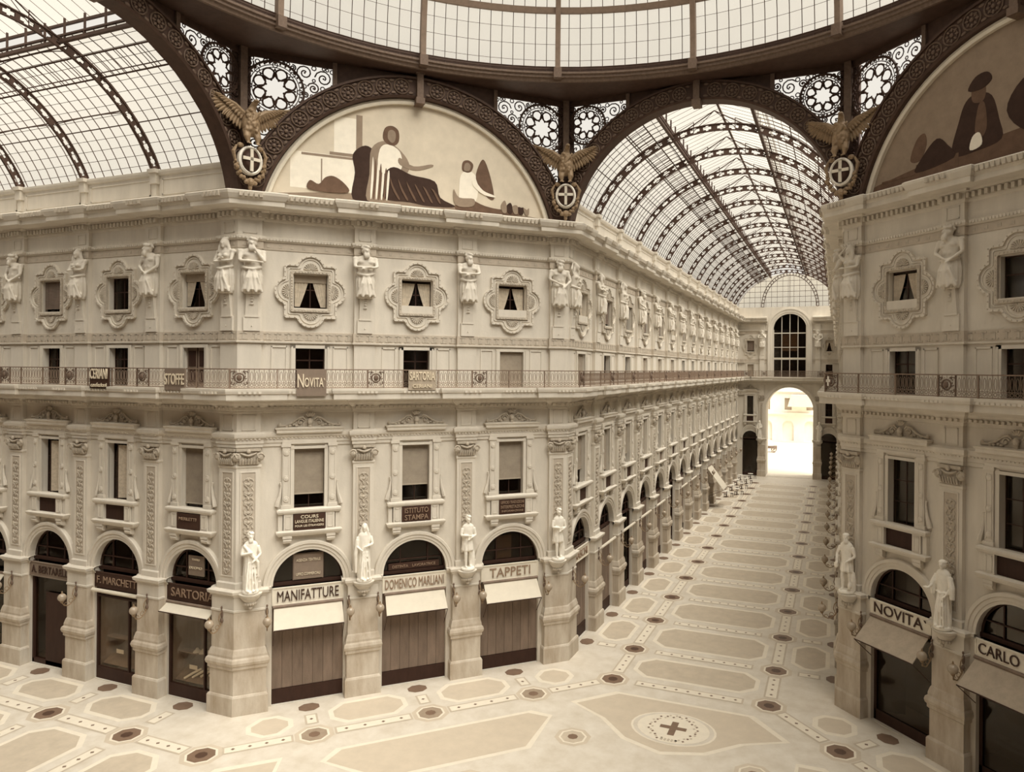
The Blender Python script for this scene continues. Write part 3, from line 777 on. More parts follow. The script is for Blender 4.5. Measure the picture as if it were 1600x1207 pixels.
# ------------------------------------------------------------------ shop fronts in the arches
def archpts(hw, zs, n=20, rev=False):
    p = [(hw * cos(pi * i / n), zs + hw * sin(pi * i / n)) for i in range(n + 1)]
    return p[::-1] if rev else p
def shopfront(kind):
    t = root('shopfront')
    mb = MB().mat('stone'); n = 24; y0 = -.16
    prof = [(1.60, .02), (1.60, -.1), (1.72, -.1), (1.74, -.14), (1.88, -.14), (1.90, -.19), (2.02, -.19), (2.05, -.15), (2.05, .02)]
    vs_ = [(r * cos(pi * i / n), y, SPRING + r * sin(pi * i / n)) for i in range(n + 1) for r, y in prof]
    k = len(prof); mb.add(vs_, [(i * k + q, i * k + q + 1, (i + 1) * k + q + 1, (i + 1) * k + q) for i in range(n) for q in range(k - 1)])
    part('archivolt', mb, parent=t)
    # fanlight with its frame and pane
    mb = MB().mat('dark_wood')
    mb.box(-1.63, 1.63, .2, .4, 5.58, 5.74)
    out = archpts(1.63, SPRING, 20); inn = archpts(1.53, SPRING, 20)
    mb.add([(x, .26, z) for x, z in out] + [(x, .26, z) for x, z in inn], [(i, i + 1, 22 + i, 21 + i) for i in range(20)])
    for x in (-.72, .68): mb.box(x, x + .05, .26, .34, 5.7, SPRING + 1.45)
    if kind != 'sheet': mb.box(-1.5, 1.5, .26, .34, 6.25, 6.3)
    fl = part('fanlight', mb, parent=t)
    g = MB().mat('window_glass').prism(archpts(1.6, SPRING + .02, 16), .33, .34); part('pane', g, parent=fl)
    if kind == 'sheet':
        part('notice_sheet', MB().mat('sign_mid').box(-.7, .7, .22, .25, 5.78, 7.05), parent=t)
    if kind == 'closed2':
        part('curtain', MB().mat('blind').box(-.72, .2, .36, .4, 5.78, 7.0), parent=t)
    if kind in ('sheet', 'closed', 'closed2', 'plain'):
        mb = MB().mat('shutter_wood'); nb = 7; w_ = 3.26 / nb
        top = 5.5
        for i in range(nb):
            x = -1.63 + i * w_
            mb.box(x + .015, x + w_ - .015, .2, .25, .72, top); mb.box(x, x + w_, .225, .25, .72, top)
        part('shutter', mb, parent=t)
        part('plinth', MB().mat('dark_wood').box(-1.63, 1.63, .16, .3, .02, .7), parent=t)
    if kind == 'display':
        mb = MB().mat('dark_wood')
        mb.box(-1.63, 1.63, .1, .3, .02, .62); mb.box(-1.63, -1.52, .1, .25, .62, 4.6); mb.box(1.52, 1.63, .1, .25, .62, 4.6); mb.box(-1.63, 1.63, .1, .25, 4.2, 4.28); mb.box(.62, .7, .1, .25, .62, 4.3)
        mb.box(-1.63, 1.63, .1, .3, 4.5, 4.66)
        part('show_window_frame', mb, parent=t)
        part('show_pane', MB().mat('showcase_glass').box(-1.5, 1.5, .16, .17, .62, 4.2), parent=t)
        mb = MB().mat('shutter_wood').box(-1.62, -1.56, .3, 2.0, .1, 4.6); mb.box(-1.6, 1.6, 1.9, 2.0, .1, 4.6)
        mb.mat('shutter_wood').add([(-1.5, .35, .7), (1.5, .35, .7), (1.5, 1.8, 1.5), (-1.5, 1.8, 1.5)], [(0, 1, 2, 3)])
        part('display_shelf', mb, parent=t)
        part('upper_shelf', MB().mat('shutter_wood').box(-1.5, 1.5, .55, .95, 1.98, 2.02), parent=t)
    if kind == 'half':
        part('shutter', MB().mat('dark_wood').box(-.55, 1.63, .14, .2, .05, 3.9), parent=t)
        mb = MB().mat('dark_wood'); mb.box(-1.63, -1.5, .14, .3, .02, 5.5); mb.box(-1.63, 1.63, .14, .3, .02, .25)
        part('door_frame', mb, parent=t)
        part('show_pane', MB().mat('window_glass').box(-1.5, 1.6, .26, .27, .25, 5.4), parent=t)
    if kind == 'deep':
        mb = MB().mat('dark_wood'); mb.box(-1.63, -1.5, .2, .35, .02, 5.5); mb.box(1.5, 1.63, .2, .35, .02, 5.5); mb.box(-1.63, 1.63, .2, .35, .02, .5)
        part('door_frame', mb, parent=t)
        part('show_pane', MB().mat('window_glass').box(-1.5, 1.5, .26, .27, .5, 5.4), parent=t)
    return t
SF = {k: shopfront(k) for k in ('sheet', 'closed', 'closed2', 'plain', 'display', 'half', 'deep')}
SK = {'oct': ['sheet', 'closed', 'closed2'], 'side': ['display', 'display', 'half', 'deep', 'plain', 'plain', 'plain'][::-1], 'shade': ['deep', 'deep', 'deep'], 'end': ['deep', 'deep']}
SD = {'sheet': 'arched plank-shuttered shop front with fanlight notice', 'closed': 'arched plank-shuttered shop front with glazed fanlight',
      'closed2': 'arched plank-shuttered shop front, fanlight half open', 'plain': 'arched shop with closed dark shutters', 'display': 'arched shop with a glazed display window', 'half': 'arched shop with one dark shutter pulled across', 'deep': 'arched shop with dark open doorway'}
for fc in F.values():
    for i, x in enumerate(fc.bays):
        k = SK[fc.key][i] if fc.key in SK else ('plain', 'plain', 'deep')[i % 3]
        put(SF[k], fc, x, lbl(fc, SD[k], i, fc.bays), 'shop front', 'arched shop fronts', sx=.68 if fc.key == 'end' else 1.)
for o in SF.values(): drop(o)
# goods in the two display windows of the side gallery
def small(name, mb, mt, fc, x, o, z, label, cat, group=None, smooth=False):
    q = part(name, mb, mt, smooth=smooth); q.location = fc.L(x, o, z); q.rotation_euler = (0, 0, fc.rot); return tag(q, label, cat, group)
fs = F['side']; rnd = random.Random(5)
hat = MB().mat('marble').lathe([(0, .2), (.05, .2), (.1, .1), (.16, .06), (.2, 0), (0, 0)], n=10).mesh('folded_cloth', smooth=True)
for b_, nm in ((-2.78, 'first'), (fs.bays[-2], 'second')):
    if nm == 'first':
        for i in range(4): small('folded_cloth', hat, None, fs, b_ - .5 + i * .38, -.75, 2.02, 'small white peaked cloth on the display shelf, %s from the left' % ORD[i], 'cloth', 'white cloths in the show window')
        for i in range(4):
            mb = MB().mat('marble').tube([(-.45, 0, 0), (0, 0, .02), (.45, 0, 0)], .06, 8)
            q = small('fabric_roll', mb, None, fs, b_ - .6 + i * .42, -.6 - .1 * i, 1.0 + .07 * i, 'pale roll of fabric lying in the show window beside the octagon corner, %s roll' % ORD[i], 'fabric', 'fabric rolls in the show window')
            q.rotation_euler = (.0, -.5, fs.rot + .5)
    small('price_card', MB().mat('marble').box(-.25, .25, -.01, .01, 0, .2), None, fs, b_ - .6, -.62, 1.2, 'white card standing in the %s show window from the octagon corner' % nm, 'card', 'cards in the show windows')
vase = MB().mat('gilt').lathe([(0, 0), (.1, 0), (.12, .15), (.05, .3), (.08, .4), (0, .4)], n=8).mesh('ornamental_vase', smooth=True)
for i in range(3): small('ornamental_vase', vase, None, fs, fs.bays[-2] + .1 + i * .3, -.75, 2.02, 'little ornamental vase in the second show window, %s from its card' % ORD[i], 'vase', 'vases in the show window')

# --- shop signs with lettering
def sign(name, fc, x, hw, z0, z1, board, text, letter, o, label, th=.2, tw=None, lines=None, bold=.02, cat='shop sign', tilt=0.):
    if cat == 'shop sign': bold = 0.
    t = root(name, fc.L(x, o, (z0 + z1) / 2), fc.rot)
    h = (z1 - z0) / 2
    mb = MB().mat(board).box(-hw, hw, 0, .06, -h, h)
    if h > .3 and cat == 'shop sign':
        for a, b, c, d in ((-hw, hw, h - .05, h), (-hw, hw, -h, -h + .05), (-hw, -hw + .05, -h, h), (hw - .05, hw, -h, h)): mb.box(a, b, -.03, 0, c, d)
    part('board', mb, parent=t)
    rows = lines or [(text, tw or hw * 1.7, th, 0.)]
    for tx, w_, hh, zz in rows:
        me = text_mesh(tx, w_, hh, letter, bold=bold)
        q = part('lettering', me, parent=t); q.location = (0, -.03, zz)
    tag(t, label, cat)
    return t
fo, fh = F['oct'], F['shade']
sign('shop_sign', fo, 3.13, 1.63, 4.72, 5.56, 'sign_cream', 'MANIFATTURE', 'letter_dark', .02, 'cream sign board lettered MANIFATTURE over the first shutters of the bright wall', .5, 2.8)
sign('shop_sign', fo, 8.27, 1.63, 4.72, 5.56, 'sign_cream', 'DOMENICO MARLIANI', 'letter_mid', .02, 'cream sign board with grey lettering over the middle shutters of the bright wall', .48, 3.0)
sign('shop_sign', fo, 13.41, 1.63, 4.72, 5.56, 'sign_cream', 'TAPPETI', 'letter_mid', .02, 'cream sign board lettered TAPPETI over the third shutters of the bright wall', .48, 2.3)
sign('shop_sign', fs, -2.78, 1.63, 4.72, 5.5, 'sign_brown', 'SARTORIA', 'letter_mid', .0, 'dark sign board lettered SARTORIA beside the octagon corner', .42, 2.7)
sign('shop_sign', fs, fs.bays[-2], 1.63, 4.72, 5.5, 'sign_brown', 'F. MARCHETTI', 'letter_mid', .0, 'dark sign board over the second shop from the octagon corner in the side gallery', .36, 2.9)
sign('shop_sign', fs, fs.bays[-3], 1.63, 4.72, 5.5, 'sign_mid', 'A. BERTARELLI', 'letter_dark', .0, 'mid-brown sign board over the third shop from the octagon corner in the side gallery', .4, 2.9)
sign('shop_sign', F['long'], 2.78, 1.63, 4.72, 5.5, 'sign_cream', 'BRASCHI', 'letter_mid', .02, 'pale sign board over the first shop of the long gallery wall', .44, 2.5)
sign('shop_sign', fh, 3.13, 1.6, 4.95, 5.62, 'sign_cream', 'NOVITA`', 'letter_dark', .1, 'cream sign board lettered NOVITA on the dark octagon wall', .46, 2.7)
sign('shop_sign', fh, 8.27, 1.6, 4.9, 5.58, 'sign_cream', 'CARLO DELL', 'letter_dark', .1, 'pale sign board over the second shop of the dark octagon wall', .42, 2.9)
PB = 'parapet board'
sign('notice_board', fo, 3.13, .72, 8.28, 9.04, 'sign_brown', '', 'letter_pale', .3, 'brown board of small text under the first tall window of the bright wall', cat='sign',
     lines=[('COURS', .8, .15, .24), ('LANGUE ITALIENNE', 1.3, .15, .03), ('POUR LES ÉTRANGERS', 1.3, .12, -.17)], bold=.015)
sign('notice_board', fo, 8.27, .74, 8.28, 9.06, 'sign_brown', '', 'letter_mid', .3, 'brown board lettered ISTITUTO STAMPA under the middle tall window', cat='sign',
     lines=[('ISTITUTO', 1.2, .26, .17), ('STAMPA', 1.2, .26, -.18)], bold=.01)
sign('notice_board', fo, 13.41, .74, 8.28, 9.04, 'sign_brown', '', 'letter_mid', .3, 'brown board of small text under the third tall window of the bright wall', cat='sign',
     lines=[('UFFICIO TRADUZIONI', 1.3, .15, .24), ('INTERPRETAZIONI', 1.3, .17, -.0), ('INFORMAZIONI', 1.2, .1, -.22)], bold=.01)
sign('notice_board', fs, -2.78, .72, 8.28, 9.02, 'sign_brown', '', 'letter_mid', .3, 'dark board with a small line of text under the tall window beside the octagon corner', cat='sign', lines=[('MERLETTI', 1.1, .14, .12)])
sign('fanlight_notice', fo, 3.13, .66, 5.82, 7.0, 'sign_mid', '', 'letter_pale', -.18, 'lettered sheet inside the fanlight of the first bright arch', cat='sign',
     lines=[('AGENZIA TEATRALE', 1.1, .13, .32), ('UFFICI COMMERCIALI', 1.1, .13, -.35)], bold=.0)
sign('fanlight_notice', fs, -2.78, .5, 5.95, 6.9, 'sign_mid', '', 'letter_pale', -.2, 'lettered sheet inside the fanlight beside the octagon corner', cat='sign', lines=[('TEATRO', .5, .1, .3), ('DUOMO', .8, .12, -.1)])
sign('window_lettering', fo, 8.27, 1.3, 5.78, 6.1, 'sign_brown', 'DISTINTA    LAVORATRICE', 'letter_mid', -.2, 'dark strip with faint lettering inside the middle fanlight', .14, 2.2, cat='sign')
sign('balcony_banner', fo, 3.1, .66, 14.66, 15.9, 'sign_mid', '', 'letter_pale', 1.2, 'brown cloth panel lettered NOVITA hanging on the bright balcony', cat='banner', lines=[('N', .28, .62, .1), ], bold=.03)
b_ = COL.objects[-1]
me = text_mesh('OVITA`', .92, .44, 'letter_pale', bold=.03); q = part('lettering', me); q.location = (.14, -.03, .02); q.parent = [o for o in bpy.data.objects if o.get('label') == 'brown cloth panel lettered NOVITA hanging on the bright balcony'][0]
q = [c for c in q.parent.children if c.name.startswith('lettering')][0]; q.location.x = -.48
sign('balcony_banner', fo, 8.3, .68, 14.92, 15.9, 'blind', '', 'letter_pale', 1.2, 'pale cloth panel lettered SARTORIA hanging on the middle of the bright balcony', cat='banner', lines=[('SARTORIA', 1.25, .42, .2), ('CERIANI', .95, .18, -.3)], bold=.03)
sign('balcony_banner', fs, -7.65, .66, 14.9, 15.92, 'sign_brown', '', 'letter_pale', 1.2, 'dark panel lettered CERIANI on the side gallery balcony', cat='banner', lines=[('CERIANI', 1.2, .5, .2), ('confezioni', 1.1, .2, -.34)], bold=.03)
sign('balcony_banner', fs, -2.65, .64, 14.9, 15.92, 'sign_mid', 'STOFFE', 'letter_pale', 1.2, 'panel lettered STOFFE on the side gallery balcony beside the corner', .52, 1.2, cat='banner', bold=.03)

# --- awnings
def awning(fc, x, hw, z0, o0, z1, o1, mt, label, arms=True):
    t = root('awning', fc.L(x, 0, z0), fc.rot); dz = z1 - z0
    mb = MB().mat(mt)
    n = 10; vs_ = []
    for i in range(n + 1):
        u_ = i / n; sag = .03 * sin(pi * u_)
        for s_ in (-hw, hw):
            vs_.append((s_ * (1 + .02 * u_), -(o0 + (o1 - o0) * u_), dz * u_ - sag)); 
    vs2 = [(a, b + .02, c - .02) for a, b, c in vs_]
    m_ = len(vs_)
    mb.add(vs_ + vs2, [(2 * i, 2 * i + 1, 2 * i + 3, 2 * i + 2) for i in range(n)] + [(m_ + 2 * i, m_ + 2 * i + 2, m_ + 2 * i + 3, m_ + 2 * i + 1) for i in range(n)] + [(0, 2 * n, m_ + 2 * n, m_), (1, m_ + 1, m_ + 2 * n + 1, 2 * n + 1), (2 * n, 2 * n + 1, m_ + 2 * n + 1, m_ + 2 * n)])
    part('cloth', mb, parent=t)
    part('roller', MB().mat('shutter_wood').tube([(-hw - .05, -o0, .03), (hw + .05, -o0, .03)], .07, 10), parent=t)
    part('front_bar', MB().mat('dark_wood').tube([(-hw - .02, -o1, dz), (hw + .02, -o1, dz)], .025, 6), parent=t)
    if arms:
        for s_ in (-1, 1): part('arm', MB().mat('iron').tube([(s_ * (hw + .02), -.1, dz - .9), (s_ * (hw + .02), -o1, dz)], .018, 5), parent=t)
    return tag(t, label, 'awning')
awning(fo, 3.13, 1.55, 4.66, .12, 3.78, .75, 'canvas', 'white canvas awning under the MANIFATTURE sign')
awning(fo, 8.27, 1.5, 4.66, .12, 3.8, .75, 'canvas', 'white canvas awning over the middle shutters of the bright wall')
awning(fo, 13.41, 1.5, 4.66, .12, 3.78, .8, 'canvas', 'white canvas awning under the TAPPETI sign')
awning(fs, -2.78, 1.5, 4.62, .1, 4.3, .6, 'canvas', 'white awning half rolled up over the show window beside the octagon corner', False)
awning(fh, 3.13, 1.5, 4.85, .15, 3.9, 1.15, 'canvas_grey', 'grey canvas awning under the NOVITA sign of the dark wall')
awning(fh, 8.27, 1.55, 4.8, .15, 3.9, 1.2, 'canvas_grey', 'grey canvas awning over the second shop of the dark octagon wall')
awning(fs, fs.bays[-4], 1.5, 4.6, .1, 3.3, 1.3, 'canvas', 'white awning let down over the fourth shop of the side gallery')
awning(F['long'], F['long'].bays[9], 1.5, 4.7, .2, 2.2, 2.1, 'canvas', 'large pale awning sloping far out from the long gallery wall')
for i, k in enumerate((1, 2, 3, 4, 6, 7)):
    q = small('awning_roller', MB().mat('canvas').tube([(-1.6, 0, 0), (1.6, 0, 0)], .09, 8), None, F['long'], F['long'].bays[k], .2, 4.66, 'rolled-up pale awning over the %s shop of the long gallery' % ORD[k], 'awning', 'rolled-up awnings')
small('awning_roller', MB().mat('canvas').tube([(-1.6, 0, 0), (1.6, 0, 0)], .1, 8), None, fs, fs.bays[-2], .15, 4.6, 'rolled-up pale awning over the second shop from the octagon corner in the side gallery', 'awning', 'rolled-up awnings')

# --- globe lamps on scrolled brackets
def lamp_proto(reach):
    t = root('globe_lamp')
    mb = MB().mat('iron_relief')
    mb.lathe([(0, -.0), (.07, 0)], n=8)
    s0 = len(mb.v)
    mb.ell((0, -.03, .35), (.07, .05, .2), 8, 6); mb.ell((0, -.05, .62), (.05, .04, .07), 6, 4); mb.ell((0, -.05, .02), (.09, .06, .12), 8, 5)
    part('wall_plate', mb, parent=t)
    mb = MB().mat('gilt')
    pts = []
    for i in range(15):
        a = pi * .75 - i * pi * 1.25 / 14
        pts.append((0, -reach * .5 - .1 + reach * .5 * -cos(a) * -1, 0))
    pts = [(0, -.04, .05), (0, -.12, -.18), (0, -.3, -.36), (0, -reach * .6, -.42), (0, -reach * .85, -.36), (0, -reach, -.2)]
    mb.tube(pts, [.03, .028, .026, .026, .024, .02], 7)
    mb.tube([(0, -.06, .45), (0, -.18, .3), (0, -.22, .1), (0, -.14, -.12)], [.02, .022, .02, .015], 6)
    for c, r in (((0, -.3, -.2), .1), ((0, -.55, -.3), .07)):
        mb.tube([(0, c[1] + r * cos(a), c[2] + r * sin(a)) for a in [2 * pi * i / 10 for i in range(9)]], .015, 5)
    part('bracket', mb, parent=t)
    mb = MB().mat('gilt').lathe([(0, -.24), (.05, -.2), (.09, -.14), (.1, -.1), (.05, -.08)], (0, -reach), 10)
    part('collar', mb, parent=t)
    part('cap', MB().mat('gilt').lathe([(0, .4), (.03, .36), (.04, .28), (.09, .24), (.0, .23)], (0, -reach), 10), parent=t)
    part('glass_globe', MB().mat('globe').ell((0, -reach, .07), (.2, .2, .2), 18, 12), parent=t, smooth=True)
    return t
LP = lamp_proto(.75); LP2 = lamp_proto(.62)
LT = 'globe lamp on a scrolled bracket'
for fc in (F['oct'], F['shade']):
    wh = {'oct': 'sunlit', 'shade': 'dark'}[fc.key]
    lst = [(1.27, 'on the inner side of its corner pier nearest shop one')]
    xs = [1.27, 4.97, 6.37, 10.2, 11.6, SIDE - 1.27]
    for i, x in enumerate(xs):
        if fc.key == 'shade' and i > 3: continue
        put(LP2, fc, x, '%s, %s from the start of the %s octagon wall' % (LT, ORD[i], wh), 'lamp', 'globe lamps', z=4.27, o=.34)
for fc in (F['side'], F['long'], F['dim']):
    xs = list(fc.pils)
    if fc.key == 'side': xs = xs + [-.55]
    if fc.key == 'long': xs = [.6] + xs
    if fc.key == 'dim': xs = xs + [GL - .6]
    for i, x in enumerate(xs):
        put(LP, fc, x, '%s, %s from the octagon %s' % (LT, order(fc, i, xs), {'side': 'in the side gallery', 'long': 'along the sunlit gallery wall', 'dim': 'beside the dark wall'}[fc.key]), 'lamp', 'globe lamps', z=4.27, o=.34)
drop(LP); drop(LP2)

# ------------------------------------------------------------------ carved figures
def fold_ring(z, rx, ry, k, amp, ph=0., cx=0., cy=0., n=88):
    return [(cx + (rx + amp * cos(k * a + ph)) * cos(a), cy + (ry + amp * cos(k * a + ph)) * sin(a), z) for a in [2 * pi * i / n for i in range(n)]]
def head(mb, c, s=1., beard=False, hair='curly', turn=0.):
    T = Matrix.Translation(c) @ Matrix.Rotation(turn, 4, 'Z'); s0 = len(mb.v)
    mb.ell((0, 0, 0), (.115 * s, .135 * s, .16 * s), 14, 10)
    mb.ell((0, -.135 * s, -.01 * s), (.025 * s, .04 * s, .045 * s), 8, 5)       # nose
    mb.ell((0, -.115 * s, -.075 * s), (.04 * s, .025 * s, .016 * s), 8, 4)      # lips
    mb.ell((0, -.1 * s, -.13 * s), (.05 * s, .04 * s, .04 * s), 8, 5)          # chin
    for x in (-1, 1):
        mb.ell((x * .045 * s, -.118 * s, .035 * s), (.028 * s, .02 * s, .014 * s), 6, 4)   # brow
        mb.ell((x * .118 * s, .0, -.01 * s), (.02 * s, .035 * s, .045 * s), 6, 4)         # ear
    mb.tube([(0, .02, -.3 * s), (0, .01, -.1 * s)], [.075 * s, .07 * s], 10)
    rnd = random.Random(3)
    if hair == 'curly':
        for i in range(26):
            a = rnd.uniform(0, 2 * pi); e = rnd.uniform(.15, 1.3)
            x, y, z = cos(a) * cos(e), sin(a) * cos(e), sin(e)
            if y < -.5 and z < .6: continue
            mb.ell((x * .135 * s, y * .15 * s + .01, z * .17 * s + .02), (.05 * s, .05 * s, .05 * s), 7, 5)
    if hair == 'long':
        mb.ell((0, .03 * s, .04 * s), (.14 * s, .15 * s, .16 * s), 12, 8)
        for x in (-1, 1): mb.tube([(x * .11 * s, .02, .02), (x * .15 * s, .0, -.15 * s), (x * .17 * s, -.03, -.34 * s)], [.05 * s, .06 * s, .03 * s], 7)
    if hair == 'cap':
        mb.ell((0, .02 * s, .09 * s), (.15 * s, .16 * s, .09 * s), 12, 6)
        mb.ell((0, .05 * s, -.02 * s), (.13 * s, .13 * s, .16 * s), 10, 6)
    if beard:
        for x in (-.05, 0, .05): mb.ell((x * s, -.105 * s, -.17 * s), (.045 * s, .05 * s, .11 * s), 8, 6)
    mb.xf(T, s0)
def hand(mb, p, d, s=1.):
    """palm plus four fingers and a thumb along direction d"""
    p = Vector(p); d = Vector(d).normalized(); side = d.cross(Vector((0, 1, 0)))
    if side.length < .1: side = Vector((1, 0, 0))
    side.normalize()
    mb.tube([p, p + d * .1 * s], [.036 * s, .046 * s], 8)
    for k, l in enumerate((.085, .1, .095, .075)):
        b = p + d * .09 * s + side * (k - 1.5) * .022 * s
        mb.tube([b, b + d * l * .6 * s, b + d * l * s + Vector((0, .02, -.01)) * s], .0125 * s, 5)
    b = p + d * .03 * s - side * .04 * s; mb.tube([b, b + d * .06 * s - side * .03 * s], .014 * s, 5)
def arm(mb, sh, el, wr, s=1., r=1., hd=True):
    sh, el, wr = Vector(sh), Vector(el), Vector(wr)
    mb.tube([sh, sh.lerp(el, .4), el], [.085 * s * r, .082 * s * r, .06 * s * r], 9)
    mb.tube([el, el.lerp(wr, .35), wr], [.06 * s * r, .062 * s * r, .038 * s * r], 9)
    if hd: hand(mb, wr, wr - el, s)
def herm_figure(kind):
    """half-figure that grows out of a tapering herm; z=0 is the hem, head at 2.35"""
    mb = MB()
    fem = kind in ('woman', 'woman_raised')
    sw = .36 if not fem else .32
    rings = []
    for z, rx, ry, am in ((-.04, .24, .17, .05), (.12, .3, .21, .06), (.4, .33, .24, .05), (.75, .34, .25, .04), (.98, .31, .22, .02), (1.1, .26, .18, .0), (1.3, .28, .19, .0), (1.55, .33, .21, .0), (1.72, sw, .19, 0), (1.84, sw * .8, .14, 0), (1.92, .12, .1, 0)):
        rings.append(fold_ring(z, rx, ry, 13, am * .8, z * .5))
    mb.loft(rings)
    # fan of folds and rolled girdle
    for i in range(7):
        a = (i - 3) * .36
        mb.tube([(.03 * (i - 3), -.26, .98), (sin(a) * .2, -.31 + .05 * (i % 2), .62), (sin(a) * .36, -.1 - .2 * cos(a), .0 + .09 * (i % 2))], [.02, .045, .06], 7)
    mb.tube([(-.33, -.02, 1.1), (-.2, -.21, 1.02), (0, -.27, .98), (.2, -.2, 1.05), (.33, 0, 1.12)], [.05, .06, .07, .06, .05], 8)
    for x in (-1, 1):
        if fem: mb.ell((x * .13, -.17, 1.55), (.1, .1, .1), 10, 7)
        else: mb.ell((x * .13, -.14, 1.6), (.15, .08, .11), 10, 7); mb.ell((x * .07, -.17, 1.3), (.07, .04, .1), 8, 5)
        mb.ell((x * sw, -.02, 1.74), (.12, .11, .12), 10, 7)
    if kind == 'man_crossed':
        arm(mb, (-.37, -.05, 1.7), (-.4, -.22, 1.35), (.08, -.36, 1.34)); arm(mb, (.37, -.05, 1.7), (.4, -.22, 1.38), (-.05, -.34, 1.28))
        head(mb, (0, -.12, 2.1), 1.25, True, 'curly', .1)
    elif kind == 'man_down':
        arm(mb, (-.38, -.04, 1.7), (-.46, -.1, 1.34), (-.1, -.3, 1.12)); arm(mb, (.38, -.04, 1.7), (.47, -.12, 1.3), (.16, -.3, .98))
        mb.tube([(.1, -.28, .95), (.05, -.3, .6), (-.02, -.27, .1), (-.05, -.22, -.12)], [.07, .09, .08, .03], 8)
        head(mb, (0, -.14, 2.08), 1.25, True, 'curly', -.35)
    elif kind == 'man_pensive':
        arm(mb, (.37, -.05, 1.7), (.4, -.2, 1.32), (.12, -.28, 1.78)); arm(mb, (-.37, -.05, 1.7), (-.4, -.2, 1.34), (.2, -.34, 1.3))
        head(mb, (0, -.12, 2.1), 1.25, True, 'curly', -.1)
    elif kind == 'woman':
        arm(mb, (-.33, -.05, 1.68), (-.38, -.18, 1.36), (.1, -.34, 1.42), r=.85); arm(mb, (.33, -.05, 1.68), (.38, -.18, 1.34), (-.12, -.32, 1.3), r=.85)
        head(mb, (0, -.1, 2.08), 1.15, False, 'long', .25)
    elif kind == 'woman_raised':
        arm(mb, (-.33, -.05, 1.68), (-.5, -.1, 1.95), (-.3, -.06, 2.2), r=.85); arm(mb, (.33, -.05, 1.68), (.38, -.18, 1.34), (-.1, -.32, 1.32), r=.85)
        head(mb, (0, -.12, 2.08), 1.15, False, 'long', -.2)
    mb.ell((0, -.0, 2.3), (.17, .17, .07), 12, 5)      # cushion under the string course
    me = fuse(mb, .028)
    return me
HERM = MB().mat('stone')
HERM.box(-.36, .36, -.12, .02, 17.67, 18.34)
HERM.loft([[(-.28, -.12, 18.34), (.28, -.12, 18.34), (.28, .02, 18.34), (-.28, .02, 18.34)], [(-.24, -.22, 19.55), (.24, -.22, 19.55), (.24, .02, 19.55), (-.24, .02, 19.55)]])
HERM.box(-.3, .3, -.15, .02, 18.3, 18.38)
for z in (19.3, 19.18, 19.06): HERM.ell((0, -.21, z), (.1 - .02 * (19.3 - z) * 8, .03, .05), 7, 4)
HERM.ell((0, -.21, 18.9), (.12, .03, .02), 7, 4); HERM.ell((0, -.14, 17.9), (.03, .02, .03), 6, 4)
HM = HERM.mesh('herm')
FD = {'man_crossed': 'bearded carved figure with crossed arms', 'man_down': 'bearded carved figure holding his drapery', 'man_pensive': 'bearded carved figure with hand at chin',
      'woman': 'carved woman with folded arms', 'woman_raised': 'carved woman with one arm raised'}
FIG = {}
for k in FD:
    me = herm_figure(k); me.materials.clear(); me.materials.append(MATS['stone']); FIG[k] = me
def place_fig(kind, fc, x, label, o=.18):
    t = root('caryatid', fc.L(x, o, 17.67), fc.rot)
    f_ = part('figure', FIG[kind], parent=t); f_.location = (0, -.12, 19.42 - 17.67); f_.scale = (1.32, 1.3, 1.08)
    h_ = part('herm', HM, parent=t); h_.location = (0, 0, -17.67)
    return tag(t, label, 'carved figure', 'carved supporting figures')
seq = {'oct': ['man_crossed', 'man_crossed'], 'side': ['man_crossed', 'woman', 'man_down', 'woman', 'woman', 'man_down', 'woman'][::-1], 'shade': ['man_down', 'woman'], 'end': ['man_pensive', 'man_down']}
seq['side'] = ['woman', 'man_down', 'woman', 'man_crossed', 'man_down', 'woman', 'man_down']
for fc in F.values():
    for i, x in enumerate(fc.pils):
        k = seq[fc.key][i] if fc.key in seq else ('woman', 'woman_raised', 'man_down', 'woman', 'man_crossed')[i % 5]
        place_fig(k, fc, x, lbl(fc, FD[k], i, fc.pils))
for fc, x, k, w_ in ((F['side'], -.5, 'woman', 'at the corner where the side gallery meets the bright wall'), (F['oct'], .52, 'man_pensive', 'at the side gallery end of the bright wall'),
                     (F['oct'], SIDE - .5, 'man_down', 'at the long gallery end of the bright wall'), (F['long'], .55, 'woman_raised', 'where the long gallery begins'),
                     (F['shade'], .52, 'woman_raised', 'at the start of the dark octagon wall'), (F['dim'], GL - .55, 'man_crossed', 'beside the dark octagon corner')):
    place_fig(k, fc, x, FD[k].replace('bare-chested ', '') + ' ' + w_)

